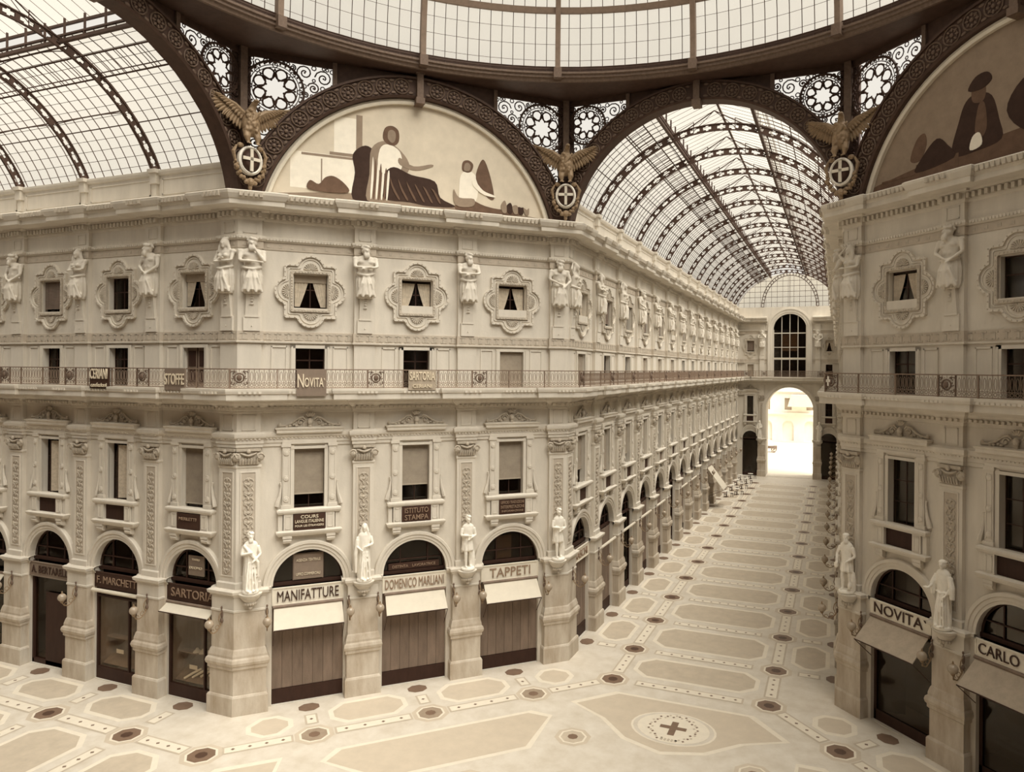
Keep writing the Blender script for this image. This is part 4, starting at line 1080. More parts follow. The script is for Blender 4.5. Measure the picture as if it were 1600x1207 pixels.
# --- free-standing marble statues on brackets
def statue(kind):
    mb = MB()
    mb.lathe([(0, 0), (.36, 0), (.36, .1), (.33, .13), (0, .13)], n=18)
    H0 = .13
    def Z(z): return z + H0
    robe = kind in ('friar', 'toga', 'robe')
    if robe:
        for_ = [(0, .3, .27, .035), (.3, .28, .24, .04), (.8, .26, .22, .035), (1.25, .24, .19, .02), (1.5, .26, .18, .01), (1.9, .29, .18, .0), (2.1, .3, .17, 0), (2.2, .24, .14, 0), (2.28, .1, .09, 0)]
        mb.loft([fold_ring(Z(z), rx, ry, 10, am, z) for z, rx, ry, am in for_])
        for x in (-.16, -.05, .07, .18): mb.tube([(x * .7, -.2, Z(1.3)), (x, -.25, Z(.7)), (x * 1.25, -.28, Z(.02))], [.02, .035, .04], 6)
        for x in (-.1, .12): mb.ell((x, -.3, Z(.02)), (.06, .12, .05), 8, 5)
    else:
        for x, f_ in ((-.13, -.1), (.14, .04)):
            mb.tube([(x, f_ * .3, Z(1.2)), (x * 1.05, f_ * .8 - .03, Z(.66)), (x, f_ + .02, Z(.4)), (x, f_, Z(.08))], [.13, .085, .08, .05], 10)
            mb.ell((x, f_ - .08, Z(.05)), (.06, .14, .055), 8, 5)
        mb.loft([fold_ring(Z(z), rx, ry, 9, am, z) for z, rx, ry, am in ((.86, .29, .22, .03), (1.1, .28, .2, .02), (1.35, .23, .17, .01), (1.6, .25, .17, 0), (1.95, .3, .18, 0), (2.12, .3, .16, 0), (2.2, .22, .13, 0), (2.28, .1, .09, 0))])
        # support behind the leg
        mb.tube([(.27, .1, Z(0)), (.3, .08, Z(.5)), (.28, .08, Z(.85))], [.13, .12, .08], 8)
    # cloak down the back
    mb.loft([[(-.3 - .05 * q, .05, Z(z)), (-.2, .2 + .03 * q, Z(z)), (.2, .2 + .03 * q, Z(z)), (.3 + .05 * q, .05, Z(z)), (.2, .1, Z(z)), (-.2, .1, Z(z))] for q, z in ((1, .12 if robe else .75), (.6, 1.2), (0, 2.1))])
    if kind == 'friar':
        arm(mb, (-.3, -.02, Z(2.02)), (-.37, -.12, Z(1.62)), (-.38, -.36, Z(1.5))); arm(mb, (.3, -.02, Z(2.02)), (.38, -.08, Z(1.6)), (.26, -.2, Z(1.3)))
        mb.tube([(-.3, 0, Z(2.0)), (-.4, -.12, Z(1.62)), (-.36, -.14, Z(1.2))], [.1, .12, .08], 8); mb.tube([(.3, 0, Z(2.0)), (.42, -.06, Z(1.6)), (.44, -.06, Z(1.15))], [.1, .12, .1], 8)
        mb.box(-.52, -.3, -.52, -.38, Z(1.46), Z(1.52)); mb.tube([(-.24, -.14, Z(1.38)), (0, -.22, Z(1.33)), (.24, -.14, Z(1.38))], .03, 6)
        head(mb, (0, -.06, Z(2.47)), 1.08, False, 'cap', .2)
    elif kind == 'doublet':
        arm(mb, (-.3, -.02, Z(2.02)), (-.42, -.1, Z(1.66)), (-.32, -.28, Z(1.36))); arm(mb, (.3, -.02, Z(2.02)), (.42, -.02, Z(1.62)), (.2, -.2, Z(1.42)))
        mb.ell((-.35, -.3, Z(1.15)), (.12, .06, .16), 8, 5)
        # bird at his side
        mb.ell((.3, -.22, Z(.3)), (.1, .12, .2), 10, 7); mb.tube([(.3, -.25, Z(.45)), (.33, -.3, Z(.7)), (.3, -.34, Z(.82))], [.06, .035, .04], 7)
        head(mb, (0, -.06, Z(2.47)), 1.08, True, 'cap', .35)
    elif kind == 'doublet2':
        arm(mb, (-.3, -.02, Z(2.02)), (-.4, -.1, Z(1.68)), (-.02, -.28, Z(1.66))); arm(mb, (.3, -.02, Z(2.02)), (.4, -.06, Z(1.64)), (.02, -.28, Z(1.5)))
        head(mb, (0, -.06, Z(2.47)), 1.05, False, 'curly', -.1)
    elif kind == 'toga':
        arm(mb, (-.3, -.02, Z(2.02)), (-.4, -.1, Z(1.66)), (-.05, -.3, Z(1.75))); arm(mb, (.3, -.02, Z(2.02)), (.42, -.06, Z(1.64)), (.18, -.26, Z(1.42)))
        mb.tube([(-.3, -.08, Z(2.1)), (0, -.24, Z(1.7)), (.3, -.18, Z(1.3)), (.33, -.1, Z(.6))], [.06, .08, .08, .05], 8)
        head(mb, (0, -.06, Z(2.47)), 1.05, True, 'curly', .1)
    else:
        arm(mb, (-.3, -.02, Z(2.02)), (-.42, -.04, Z(1.62)), (-.2, -.28, Z(1.45))); arm(mb, (.3, -.02, Z(2.02)), (.38, -.14, Z(1.66)), (.05, -.32, Z(1.6)))
        mb.tube([(-.34, -.06, Z(1.9)), (-.42, -.08, Z(1.2)), (-.4, -.06, Z(.3))], [.08, .1, .06], 8)
        head(mb, (0, -.06, Z(2.47)), 1.05, False, 'long', -.25)
    me = fuse(mb, .026); me.materials.clear(); me.materials.append(MATS['marble'])
    return me
def bracket_mesh():
    mb = MB().mat('stone')
    mb.lathe([(.0, 5.0), (.12, 5.02), (.22, 5.12), (.3, 5.26), (.42, 5.4), (.44, 5.46), (.5, 5.52), (.52, 5.6), (.48, 5.62), (0, 5.62)], (0, -.1), 20, pi, 2 * pi)
    mb.mat('relief')
    for a in range(-3, 4):
        q = a * .4; mb.ell((.27 * sin(q), -.1 - .27 * cos(q), 5.14), (.07, .07, .08), 7, 5)
    mb.ell((0, -.3, 4.98), (.09, .07, .1), 7, 5)
    return mb.mesh('corbel')
BRK = bracket_mesh()
ST = [('toga', 'oct', .55, 'bearded draped marble statue on the corner pier beside MANIFATTURE'), ('robe', 'oct', 5.65, 'marble statue in a long cloak between the first and middle white awnings'),
      ('doublet2', 'oct', 10.88, 'marble statue in a short tunic between the middle and TAPPETI shops'), ('doublet2', 'oct', SIDE - .55, 'marble statue with folded arms on the corner pier where the long gallery begins'),
      ('doublet', 'shade', .6, 'marble statue in a doublet with a bird on the dark corner pier'), ('friar', 'shade', 5.65, 'marble statue of a robed man holding a small book beside the NOVITA sign'),
      ('robe', 'end', 3.3, 'pale statue on the near side pier of the far portal beside the sunlit wall'), ('toga', 'end', 11.7, 'pale statue on the portal pier nearest the dark wall')]
cache = {}
for i, (k, fk, x, lab) in enumerate(ST):
    if k not in cache: cache[k] = statue(k)
    fc = F[fk]; o = .34 + .26
    q = part('statue', cache[k]); q.location = fc.L(x, o, 5.64); q.rotation_euler = (0, 0, fc.rot + (.25 if k == 'doublet' else 0)); q.scale = (1, 1, 1.0)
    tag(q, lab, 'statue', 'marble statues')
    c = part('corbel', BRK); c.location = fc.L(x, .34, 0); c.rotation_euler = (0, 0, fc.rot)
    tag(c, 'carved half-round corbel under the ' + ' '.join(lab.split()[:9]).replace(' on the', '').replace(' with a', ''), 'corbel', 'statue corbels')
fl_ = F['long']
for i, x in enumerate(fl_.pils[:13]):
    pass

# --- eagles with shields at the corners of the octagon
def eagle():
    t = root('eagle_trophy')
    mb = MB()
    mb.ell((0, -.25, .3), (.34, .3, .55), 14, 10); mb.ell((0, -.3, .75), (.26, .24, .28), 12, 8)
    mb.tube([(0, -.3, .9), (.03, -.38, 1.15), (.06, -.48, 1.28)], [.17, .12, .11], 10)
    mb.ell((.07, -.55, 1.32), (.1, .14, .1), 10, 7); mb.tube([(.08, -.66, 1.32), (.09, -.76, 1.27), (.09, -.78, 1.2)], [.05, .035, .008], 7)
    for x in (-1, 1):
        mb.tube([(x * .16, -.3, 0), (x * .2, -.42, -.3), (x * .17, -.45, -.55)], [.17, .13, .06], 8)
        for d in (-.08, 0, .08): mb.tube([(x * .17, -.45, -.55), (x * .17 + d, -.56, -.6), (x * .17 + d, -.6, -.68)], [.035, .03, .015], 5)
    for i in range(40):                                 # breast feathers
        r_ = random.Random(i); a = r_.uniform(-1.1, 1.1); z = r_.uniform(-.1, .95)
        mb.ell((.3 * sin(a), -.28 - .27 * cos(a), z), (.05, .04, .08), 6, 4)
    me = fuse(mb, .03); me.materials.clear(); me.materials.append(MATS['gilt'])
    bd = part('body', me, parent=t); bd.scale = (1.25, 1.1, 1.0)
    for s_ in (-1, 1):
        mb = MB().mat('gilt')
        S, E_, T_ = Vector((.24, -.2, .7)), Vector((.72, -.24, 1.05)), Vector((1.25, -.2, 1.28))
        mb.tube([S, E_, T_], [.16, .13, .07], 8)
        def feather(b, d, L_, w_):
            d = d.normalized(); nrm = Vector((-d.z, 0, d.x))
            pts = []
            for i in range(6):
                u_ = i / 5; ww = w_ * (1 - (2 * u_ - 1) ** 4 * .6) if u_ < .98 else w_ * .3
                c = b + d * L_ * u_ + Vector((0, -.03 * sin(pi * u_), 0))
                pts.append([c + nrm * ww + Vector((0, .015, 0)), c + Vector((0, -.035, 0)), c - nrm * ww + Vector((0, .015, 0)), c + Vector((0, .04, 0))])
            mb.loft([[tuple(p) for p in r] for r in pts])
        for i in range(9):                               # primaries
            u_ = i / 8; b = E_.lerp(T_, u_); a = radians(16 - 76 * (1 - u_)) ; feather(b + Vector((0, .05, 0)), Vector((cos(a), 0, sin(a))), .95 - .25 * (1 - u_), .075)
        for i in range(7):                               # secondaries
            u_ = i / 6; b = S.lerp(E_, u_); a = radians(-50 - 35 * (1 - u_)); feather(b + Vector((0, .05, 0)), Vector((cos(a), 0, sin(a))), .72, .085)
        for i in range(11):                              # coverts
            u_ = i / 10; b = S.lerp(E_, min(1, u_ * 2)) if u_ < .5 else E_.lerp(T_, u_ * 2 - 1); a = radians(-75 + 80 * u_); feather(b + Vector((0, -.06, .02)), Vector((cos(a), 0, sin(a))), .34, .07)
        if s_ < 0: mb.xf(Matrix.Diagonal((-1, 1, 1, 1)))
        part('wing', mb, parent=t)
    mb = MB().mat('marble').loft([[(rx * cos(a), y, -1.3 + rz * sin(a)) for a in [2 * pi * i / 28 for i in range(28)]] for rx, rz, y in ((.55, .66, -.1), (.55, .66, -.3), (.47, .58, -.36), (.42, .53, -.3))])
    sh = part('shield', mb, parent=t)
    part('field', MB().mat('sign_brown').loft([[(rx * cos(a), y, -1.3 + rz * sin(a)) for a in [2 * pi * i / 24 for i in range(24)]] for rx, rz, y in ((.42, .53, -.31), (.2, .25, -.38), (.02, .02, -.4))]), parent=sh, smooth=True)
    part('cross', MB().mat('canvas').box(-.07, .07, -.43, -.36, -1.8, -.8).box(-.39, .39, -.43, -.36, -1.32, -1.18), parent=sh)
    mb = MB().mat('gilt'); r_ = random.Random(8)
    for i in range(54):
        a = pi * 1.0 + pi * i / 53; x, z = .62 * cos(a), -1.45 + .78 * sin(a)
        mb.ell((x + r_.uniform(-.07, .07), -.22 + r_.uniform(-.1, .05), z + r_.uniform(-.06, .06)), (r_.uniform(.05, .1),) * 3, 7, 5)
    for s_ in (-1, 1):
        mb.tube([(s_ * .6, -.2, -.7), (s_ * .75, -.2, -1.0), (s_ * .66, -.2, -1.4)], [.05, .09, .06], 7); mb.ell((s_ * .45, -.25, -.68), (.16, .1, .12), 8, 5)
        mb.ell((s_ * .2, -.3, -2.3), (.12, .1, .1), 8, 5)
    mb.ell((0, -.3, -2.28), (.16, .14, .2), 9, 6); mb.ell((0, -.25, -2.5), (.1, .1, .14), 8, 5)
    part('garland', mb, parent=t)
    return t
EG = eagle(); EG.location = (0, 0, -90)
for (cx, cy, lab) in ((-R, W, 'gilded eagle with spread wings over a cross shield at the side gallery corner'), (-W, R, 'gilded eagle with raised wings over a cross shield between the painted lunette and long gallery'),
                      (W, R, 'gilded eagle over a cross shield at the dark octagon corner')):
    d = Vector((cx, cy)); dn = d.normalized(); p = d - dn * .75
    c = dup(EG, (p.x, p.y, 26.65), math.atan2(dn.y, dn.x) - pi / 2); tag(c, lab, 'eagle sculpture', 'corner eagles')
drop(EG)

# ------------------------------------------------------------------ balcony railings
def railing(L_):
    t = root('balcony_railing')
    mb = MB().mat('iron_rail'); o = 0
    n = max(4, int(round(L_ / .21))); d = L_ / n
    for i in range(n + 1):
        x = -L_ / 2 + i * d; mb.tube([(x, o, 15.04), (x, o, 15.88)], .012, 4, caps=False)
    for i in range(n):
        x = -L_ / 2 + (i + .5) * d
        mb.tube([(x + .06 * cos(a), o, 15.55 + .24 * sin(a)) for a in [2 * pi * k / 8 for k in range(8)]], .012, 4, True)
        mb.ring((x, o, 15.17), .065, .014, 8, 4)
    mb.tube([(-L_ / 2, o, 15.27), (L_ / 2, o, 15.27)], .012, 4)
    part('ironwork', mb, parent=t)
    part('handrail', MB().mat('iron_rail').box(-L_ / 2, L_ / 2, -.035, .035, 15.87, 15.92), parent=t)
    part('bottom_rail', MB().mat('iron_rail').box(-L_ / 2, L_ / 2, -.025, .025, 15.02, 15.06), parent=t)
    for x in (-L_ / 2 + .02, -L_ / 6, L_ / 6):
        part('post', MB().mat('iron_rail').box(x - .025, x + .025, -.03, .03, 15.0, 15.9), parent=t)
    mb = MB().mat('iron_relief')
    mb.ring((0, -.04, 15.5), .2, .035, 16, 5); mb.ell((0, -.07, 15.5), (.12, .07, .15), 10, 6)
    s0 = len(mb.v)
    for z, r_, a0 in ((15.72, .1, 0), (15.28, .1, pi), (15.5, .08, pi / 2)):
        mb.arc((.28, -.03, z), r_, a0, a0 + 1.5 * pi, .02, 8, 4, rad2=.03)
    mb.ell((.2, -.04, 15.78), (.06, .03, .05), 6, 4)
    mb.mirror_x(s0); mb.box(-.38, -.35, -.03, .03, 15.02, 15.9); mb.box(.35, .38, -.03, .03, 15.02, 15.9)
    md = part('medallion', mb, parent=t); md.location = (-L_ / 2 + .42, 0, 0)
    return t
def rail_spans(fc, a, b):
    xs = [a] + [p for p in fc.pils if a + .8 < p < b - .8] + [b]
    return list(zip(xs, xs[1:]))
RO = .98; k22 = math.tan(pi / 8)
for fk, a, b in (('side', -31.5, RO * k22), ('oct', -RO * k22, SIDE + RO * k22), ('long', -RO * k22, GL - RO), ('end', RO, 2 * W - RO), ('dim', RO, GL + RO * k22), ('shade', -RO * k22, SIDE)):
    fc = F[fk]; sp = rail_spans(fc, a, b)
    R0 = {}
    for i, (p, q) in enumerate(sp):
        L_ = round(q - p, 3)
        if L_ not in R0: R0[L_] = railing(L_)
        put(R0[L_], fc, (p + q) / 2, lbl(fc, 'section of wrought iron balcony railing', i, sp), 'railing', 'wrought iron balcony railings', o=RO + .04)
    for o in R0.values(): drop(o)
# medallion shields at the corners (pale one with a cross on the dark side)
q = part('cross_medallion', MB().mat('marble').box(-.05, .05, -.04, .0, 15.3, 15.75).box(-.16, .16, -.04, 0, 15.48, 15.6)); q.location = F['shade'].L(-.1, 1.1); q.rotation_euler = (0, 0, -pi / 4 - .3)
tag(q, 'small pale cross fixed to the balcony railing at the dark corner', 'cross')

# ------------------------------------------------------------------ glazed vaults of the galleries (local: x across, y along, z up)
RI, ZC, RG = 7.95, 22.3, 8.2
def aa(r, x): return math.asin(min(1, x / r))
A0 = aa(RG, 7.55); A1 = aa(RG, 2.5)
def vp(r, a, y): return (r * sin(a), y, ZC + r * cos(a))
def gallery_roof(L_, name, label, detail=True):
    t = root(name)
    mb = MB().mat('roof_glass'); n = 14
    for s_ in (-1, 1):
        an = [A0 + (A1 - A0) * i / n for i in range(n + 1)]
        mb.add([vp(RG, s_ * a, y) for a in an for y in (0, L_)], [(2 * i, 2 * i + 1, 2 * i + 3, 2 * i + 2) for i in range(n)])
    zl = ZC + RG * cos(A1)
    mb.add([(-2.9, 0, zl + .75), (-2.9, L_, zl + .75), (0, L_, zl + 1.9), (0, 0, zl + 1.9), (2.9, 0, zl + .75), (2.9, L_, zl + .75)], [(0, 1, 2, 3), (3, 2, 5, 4)])
    part('glass', mb, parent=t)
    mb = MB().mat('iron'); nb = int(L_ / .66)
    for i in range(nb + 1):
        y = L_ * i / nb
        for s_ in (-1, 1):
            an = [A0 + (A1 - A0) * j / 8 for j in range(9)]
            v = []
            for a in an: v += [vp(RG - .045, s_ * a, y - .009), vp(RG - .045, s_ * a, y + .009), vp(RG + .0, s_ * a, y)]
            mb.add(v, [(3 * j + k, 3 * j + (k + 1) % 3, 3 * j + 3 + (k + 1) % 3, 3 * j + 3 + k) for j in range(8) for k in range(3)])
            if detail: mb.tube([(s_ * 2.9, y, zl + .75), (0, y, zl + 1.9)], .016, 3, caps=False)
    for j in range(15):
        a = A0 + (A1 - A0) * j / 14
        for s_ in (-1, 1):
            mb.tube([vp(RG - .05, s_ * a, 0), vp(RG - .05, s_ * a, L_)], .015 if j % 5 else .035, 3, caps=False)
    part('glazing_bar', mb, parent=t)
    mb = MB().mat('iron')
    for s_ in (-1, 1):
        mb.box(*sorted((s_ * 2.42, s_ * 2.58)), 0, L_, zl - .28, zl - .14); mb.box(*sorted((s_ * 2.45, s_ * 2.55)), 0, L_, zl + .0, zl + .08)
        mb.box(*sorted((s_ * 2.8, s_ * 2.92)), 0, L_, zl + .68, zl + .78)
        for i in range(int(L_ / 1.26) + 1): mb.box(*sorted((s_ * 2.46, s_ * 2.54)), i * 1.26, i * 1.26 + .06, zl - .2, zl + .75)
    mb.box(-.06, .06, 0, L_, zl + 1.82, zl + 1.92)
    part('ridge_lantern', mb, parent=t)
    return tag(t, label, 'glass roof', kind='structure')
def rib_mesh():
    """lattice arch rib: two flanges, stiffeners and rounded openings"""
    mb = MB().mat('iron'); r0, r1 = RI - .02, RI + .42 - .2
    a0 = aa(RI, 7.22); n = 44
    def arcbox(ra, rb, y0, y1, s0, s1, m):
        v = []
        for i in range(m + 1):
            a = s0 + (s1 - s0) * i / m
            for r in (ra, rb):
                for y in (y0, y1): v.append(vp(r, a, y))
        mb.add(v, [f for i in range(m) for f in ((4 * i, 4 * i + 1, 4 * i + 5, 4 * i + 4), (4 * i + 2, 4 * i + 6, 4 * i + 7, 4 * i + 3), (4 * i, 4 * i + 4, 4 * i + 6, 4 * i + 2), (4 * i + 1, 4 * i + 3, 4 * i + 7, 4 * i + 5))])
    q0, q1 = RI - .25, RI + .18
    arcbox(q0, q0 + .055, -.06, .06, -a0, a0, n); arcbox(q1 - .055, q1, -.06, .06, -a0, a0, n)
    N = 24
    for i in range(N + 1):
        a = -a0 + 2 * a0 * i / N; w_ = .013 if i % 4 else .022
        arcbox(q0 + .05, q1 - .05, -.03, .03, a - w_, a + w_, 1)
        for s_ in (-1, 1):                              # spur shaped corners of each opening
            arcbox(q0 + .05, q0 + .13, -.03, .03, a + s_ * w_, a + s_ * (w_ + .02), 1); arcbox(q1 - .13, q1 - .05, -.03, .03, a + s_ * w_, a + s_ * (w_ + .02), 1)
    return mb.mesh('rib_arch')
RIB = rib_mesh()
rf = MB().mat('stone').box(7.0, 7.25, -.2, .2, 24.9, 25.5).box(6.9, 7.25, -.26, .26, 25.42, 25.6).box(7.1, 7.25, -.14, .14, 24.3, 24.95)
RF = rf.mesh('foot_bracket')
tr_ = MB().mat('iron')
for s_ in (-1, 1):                                      # light truss under the lantern
    tr_.tube([(s_ * 2.5, 0, ZC + RI * cos(aa(RI, 2.5)) - .1), (0, 0, 31.2)], .035, 4); tr_.tube([(s_ * 1.2, 0, 30.0), (s_ * 1.2, 0, 30.65)], .025, 4); tr_.tube([(s_ * 2.5, 0, 30.0), (s_ * 1.2, 0, 30.65)], .02, 4); tr_.tube([(s_ * 1.2, 0, 30.1), (0, 0, 31.2)], .02, 4)
TRM = tr_.mesh('lantern_truss')
PUR = []
for a_ in (-.78, -.36, .36, .78):
    m_ = MB().mat('iron')
    m_.tube([vp(RG - .12 - .3 * (abs(2 * k / 8 - 1) ** 2), a_, 5.033 * k / 8) for k in range(9)], .024, 4); m_.tube([vp(RG - .1, a_, 0), vp(RG - .1, a_, 5.033)], .035, 4)
    PUR.append(m_.mesh('purlin'))
roofN = gallery_roof(GL, 'ceiling_long_gallery', 'long glass barrel vault over the receding gallery'); roofN.location = (0, R, 0)
roofW = gallery_roof(41, 'ceiling_side_gallery', 'glass barrel vault over the side gallery at the picture corner'); roofW.location = (-R, 0, 0); roofW.rotation_euler = (0, 0, pi / 2)
def rib(loc, rz, label, truss=True, group=None):
    t = root('vault_rib', loc, rz)
    part('lattice_arch', RIB, parent=t); part('foot_bracket', RF, parent=t); part('foot_bracket', RF, parent=t).scale = (-1, 1, 1)
    part('lantern_truss', TRM, parent=t)
    if truss:
        for m_ in PUR: part('purlin', m_, parent=t)
    return tag(t, label, 'roof rib', group)
for i, p in enumerate(gp): rib((0, R + p, 0), 0, 'dark iron lattice arch rib of the long glass vault, %s from the octagon' % ORD[i], i < 13, 'iron ribs of the long vault')
for i, p in enumerate(gp[:7]): rib((-R - p, 0, 0), pi / 2, 'dark iron lattice arch rib over the side gallery, %s from the octagon' % ORD[i], True, 'iron ribs of the side vault')
# inspection ladder along the vault, one per gallery
for loc, rz, L_, lab in (((0, R, 0), 0, GL, 'long iron ladder gangway running along the glass of the receding vault'), ((-R, 0, 0), pi / 2, 36, 'iron gangway along the glass of the side vault')):
    t = root('roof_gangway', loc, rz); a_, b_ = aa(RI, 4.3), aa(RI, 3.3)
    if rz: a_, b_ = -a_, -b_
    for nm, a in (('rail', -a_), ('rail', -b_)):
        part(nm, MB().mat('iron').tube([vp(RG - .2, a, .2), vp(RG - .2, a, L_)], .045, 4), parent=t)
    mb = MB().mat('iron')
    for i in range(int(L_ / .42)): mb.tube([vp(RG - .2, -a_, .3 + i * .42), vp(RG - .2, -b_, .3 + i * .42)], .022, 3, caps=False)
    part('rungs', mb, parent=t); tag(t, lab, 'gangway')
# attic details: wall panels and curb
for fc, lab in ((F['side'], 'moulded attic panels under the side vault'), (F['long'], 'moulded attic panels under the long vault'), (F['dim'], 'moulded attic panels on the edge-on wall')):
    mb = MB().mat('stone')
    mb.sweep([fc.P(fc.x0), fc.P(fc.x1)], [(0, 25.3), (.1, 25.34), (.14, 25.46), (.14, 25.56), (-.3, 25.6)])
    xs = [fc.x0 if fc.key == 'side' else 0] + list(fc.pils) + [fc.x1]
    for a, b in zip(xs, xs[1:]):
        a += .4; b -= .4
        if b - a < 1: continue
        for p, q, z0, z1 in ((a, b, 24.36, 24.42), (a, b, 25.1, 25.16), (a, a + .06, 24.36, 25.16), (b - .06, b, 24.36, 25.16)):
            v = [fc.L(x, o, z) for x in (p, q) for o in (0, .04) for z in (z0, z1)]
            mb.add(v, [(0, 1, 3, 2), (4, 6, 7, 5), (0, 4, 5, 1), (2, 3, 7, 6), (0, 2, 6, 4), (1, 5, 7, 3)])
    tag(part('trim_%d' % (20 + list(F).index(fc.key)), mb), lab, 'attic', kind='structure')

# end of the long gallery: glazed gable, small arch rib, portal and window mouldings
t = root('wall_glazed_gable', (0, YEND, 0))
mb = MB().mat('roof_glass'); an = [-A0 + 2 * A0 * i / 24 for i in range(25)]
mb.prism([(7.5 * sin(a) / sin(A0), ZC + RG * cos(a)) for a in an][::-1] + [(-2.4, 25.5)][:0], 0.1, .12)
part('glass', mb, parent=t)
mb = MB().mat('iron')
for j in range(-9, 10):
    x = j * .8; zt = ZC + sqrt(RG ** 2 - x * x) - .02
    if zt > 25.6: mb.tube([(x, 0, 25.5), (x, 0, zt)], .022, 4)
for z in (26.2, 27.0, 27.8, 28.6, 29.4): q = sqrt(max(0, RG ** 2 - (z - ZC) ** 2)); mb.tube([(-q, 0, z), (q, 0, z)], .03, 4)
part('glazing_bar', mb, parent=t)
tag(t, 'glazed end gable above the far wall of the long gallery', 'glazed gable', kind='structure')
t = root('vault_rib', (.25, YEND - .5, 0))
mb = MB().mat('iron')
for r_ in (3.7, 4.05): mb.tube([(r_ * cos(a), 0, 25.5 + 1.25 * r_ * sin(a)) for a in [pi * i / 28 for i in range(29)]], .055, 5)
for i in range(29):
    a = pi * i / 28; mb.tube([(3.7 * cos(a), 0, 25.5 + 1.25 * 3.7 * sin(a)), (4.05 * cos(a), 0, 25.5 + 1.25 * 4.05 * sin(a))], .05, 4)
mb.tube([(0, 0, 25.5), (0, 0, 25.5 + 1.25 * 3.7)], .03, 4)
part('lattice_arch', mb, parent=t); tag(t, 'small pointed iron arch rib closing the far end of the long vault', 'roof rib')
def arch_mould(fc, c, hw, zs, z0, w_, mt, name, label, o=0.):
    mb = MB().mat(mt); n = 30
    prof = [(0, .02), (0, -.12), (w_ * .3, -.12), (w_ * .32, -.18), (w_ * .75, -.18), (w_ * .78, -.25), (w_, -.25), (w_, .02)]
    pts = [(1, 0, z0), ] + [None] * 0
    vs_ = []
    for dx, zz in [(1, z0)]:
        vs_ += [((hw + r), y - o, zz) for r, y in prof]
    for i in range(n + 1):
        a = pi * i / n; vs_ += [((hw + r) * cos(a), y - o, zs + (hw + r) * sin(a)) for r, y in prof]
    vs_ += [(-(hw + r), y - o, z0) for r, y in prof]
    k = len(prof); m_ = n + 3
    mb.add(vs_, [(i * k + q, i * k + q + 1, (i + 1) * k + q + 1, (i + 1) * k + q) for i in range(m_ - 1) for q in range(k - 1)])
    q = part(name, mb); q.location = fc.L(c, 0); q.rotation_euler = (0, 0, fc.rot); return tag(q, label, 'arch moulding', kind='structure')
arch_mould(fe, PC, 3.35, 10.1, 0.02, .55, 'stone', 'trim_31', 'moulded surround of the far portal arch')
arch_mould(fe, PC, 2.35, 22.1, 15.0, .8, 'stone', 'trim_32', 'broad moulded surround of the tall window above the portal')
t = root('window', fe.L(PC, 0), 0)
mb = MB().mat('stone')
for x in (-2.35, -1.2, -.05, 1.1, 2.25): mb.box(x, x + .1, .2, .3, 15.02, 22.1 + sqrt(max(0, 2.3 ** 2 - min(2.3, abs(x)) ** 2)))
for z in (17.6, 21.5): mb.box(-2.35, 2.35, .18, .3, z, z + .14)
mb.box(-2.35, 2.35, .18, .3, 19.4, 19.5)
part('frame', mb, parent=t)
part('pane', MB().mat('window_glass').box(-2.3, 2.3, .24, .26, 15.02, 22.1), parent=t)
part('blind', MB().mat('blind').box(-1.1, 1.1, .3, .34, 19.6, 21.4), parent=t)
part('blind', MB().mat('canvas').box(-1.1, 1.1, .3, .34, 18.9, 19.35), parent=t)
part('curtain_rail', MB().mat('canvas').box(-2.3, 2.3, .16, .2, 17.75, 17.9), parent=t)
t.name = wname(); tag(t, 'tall round-headed window above the far portal', 'window', kind='structure')

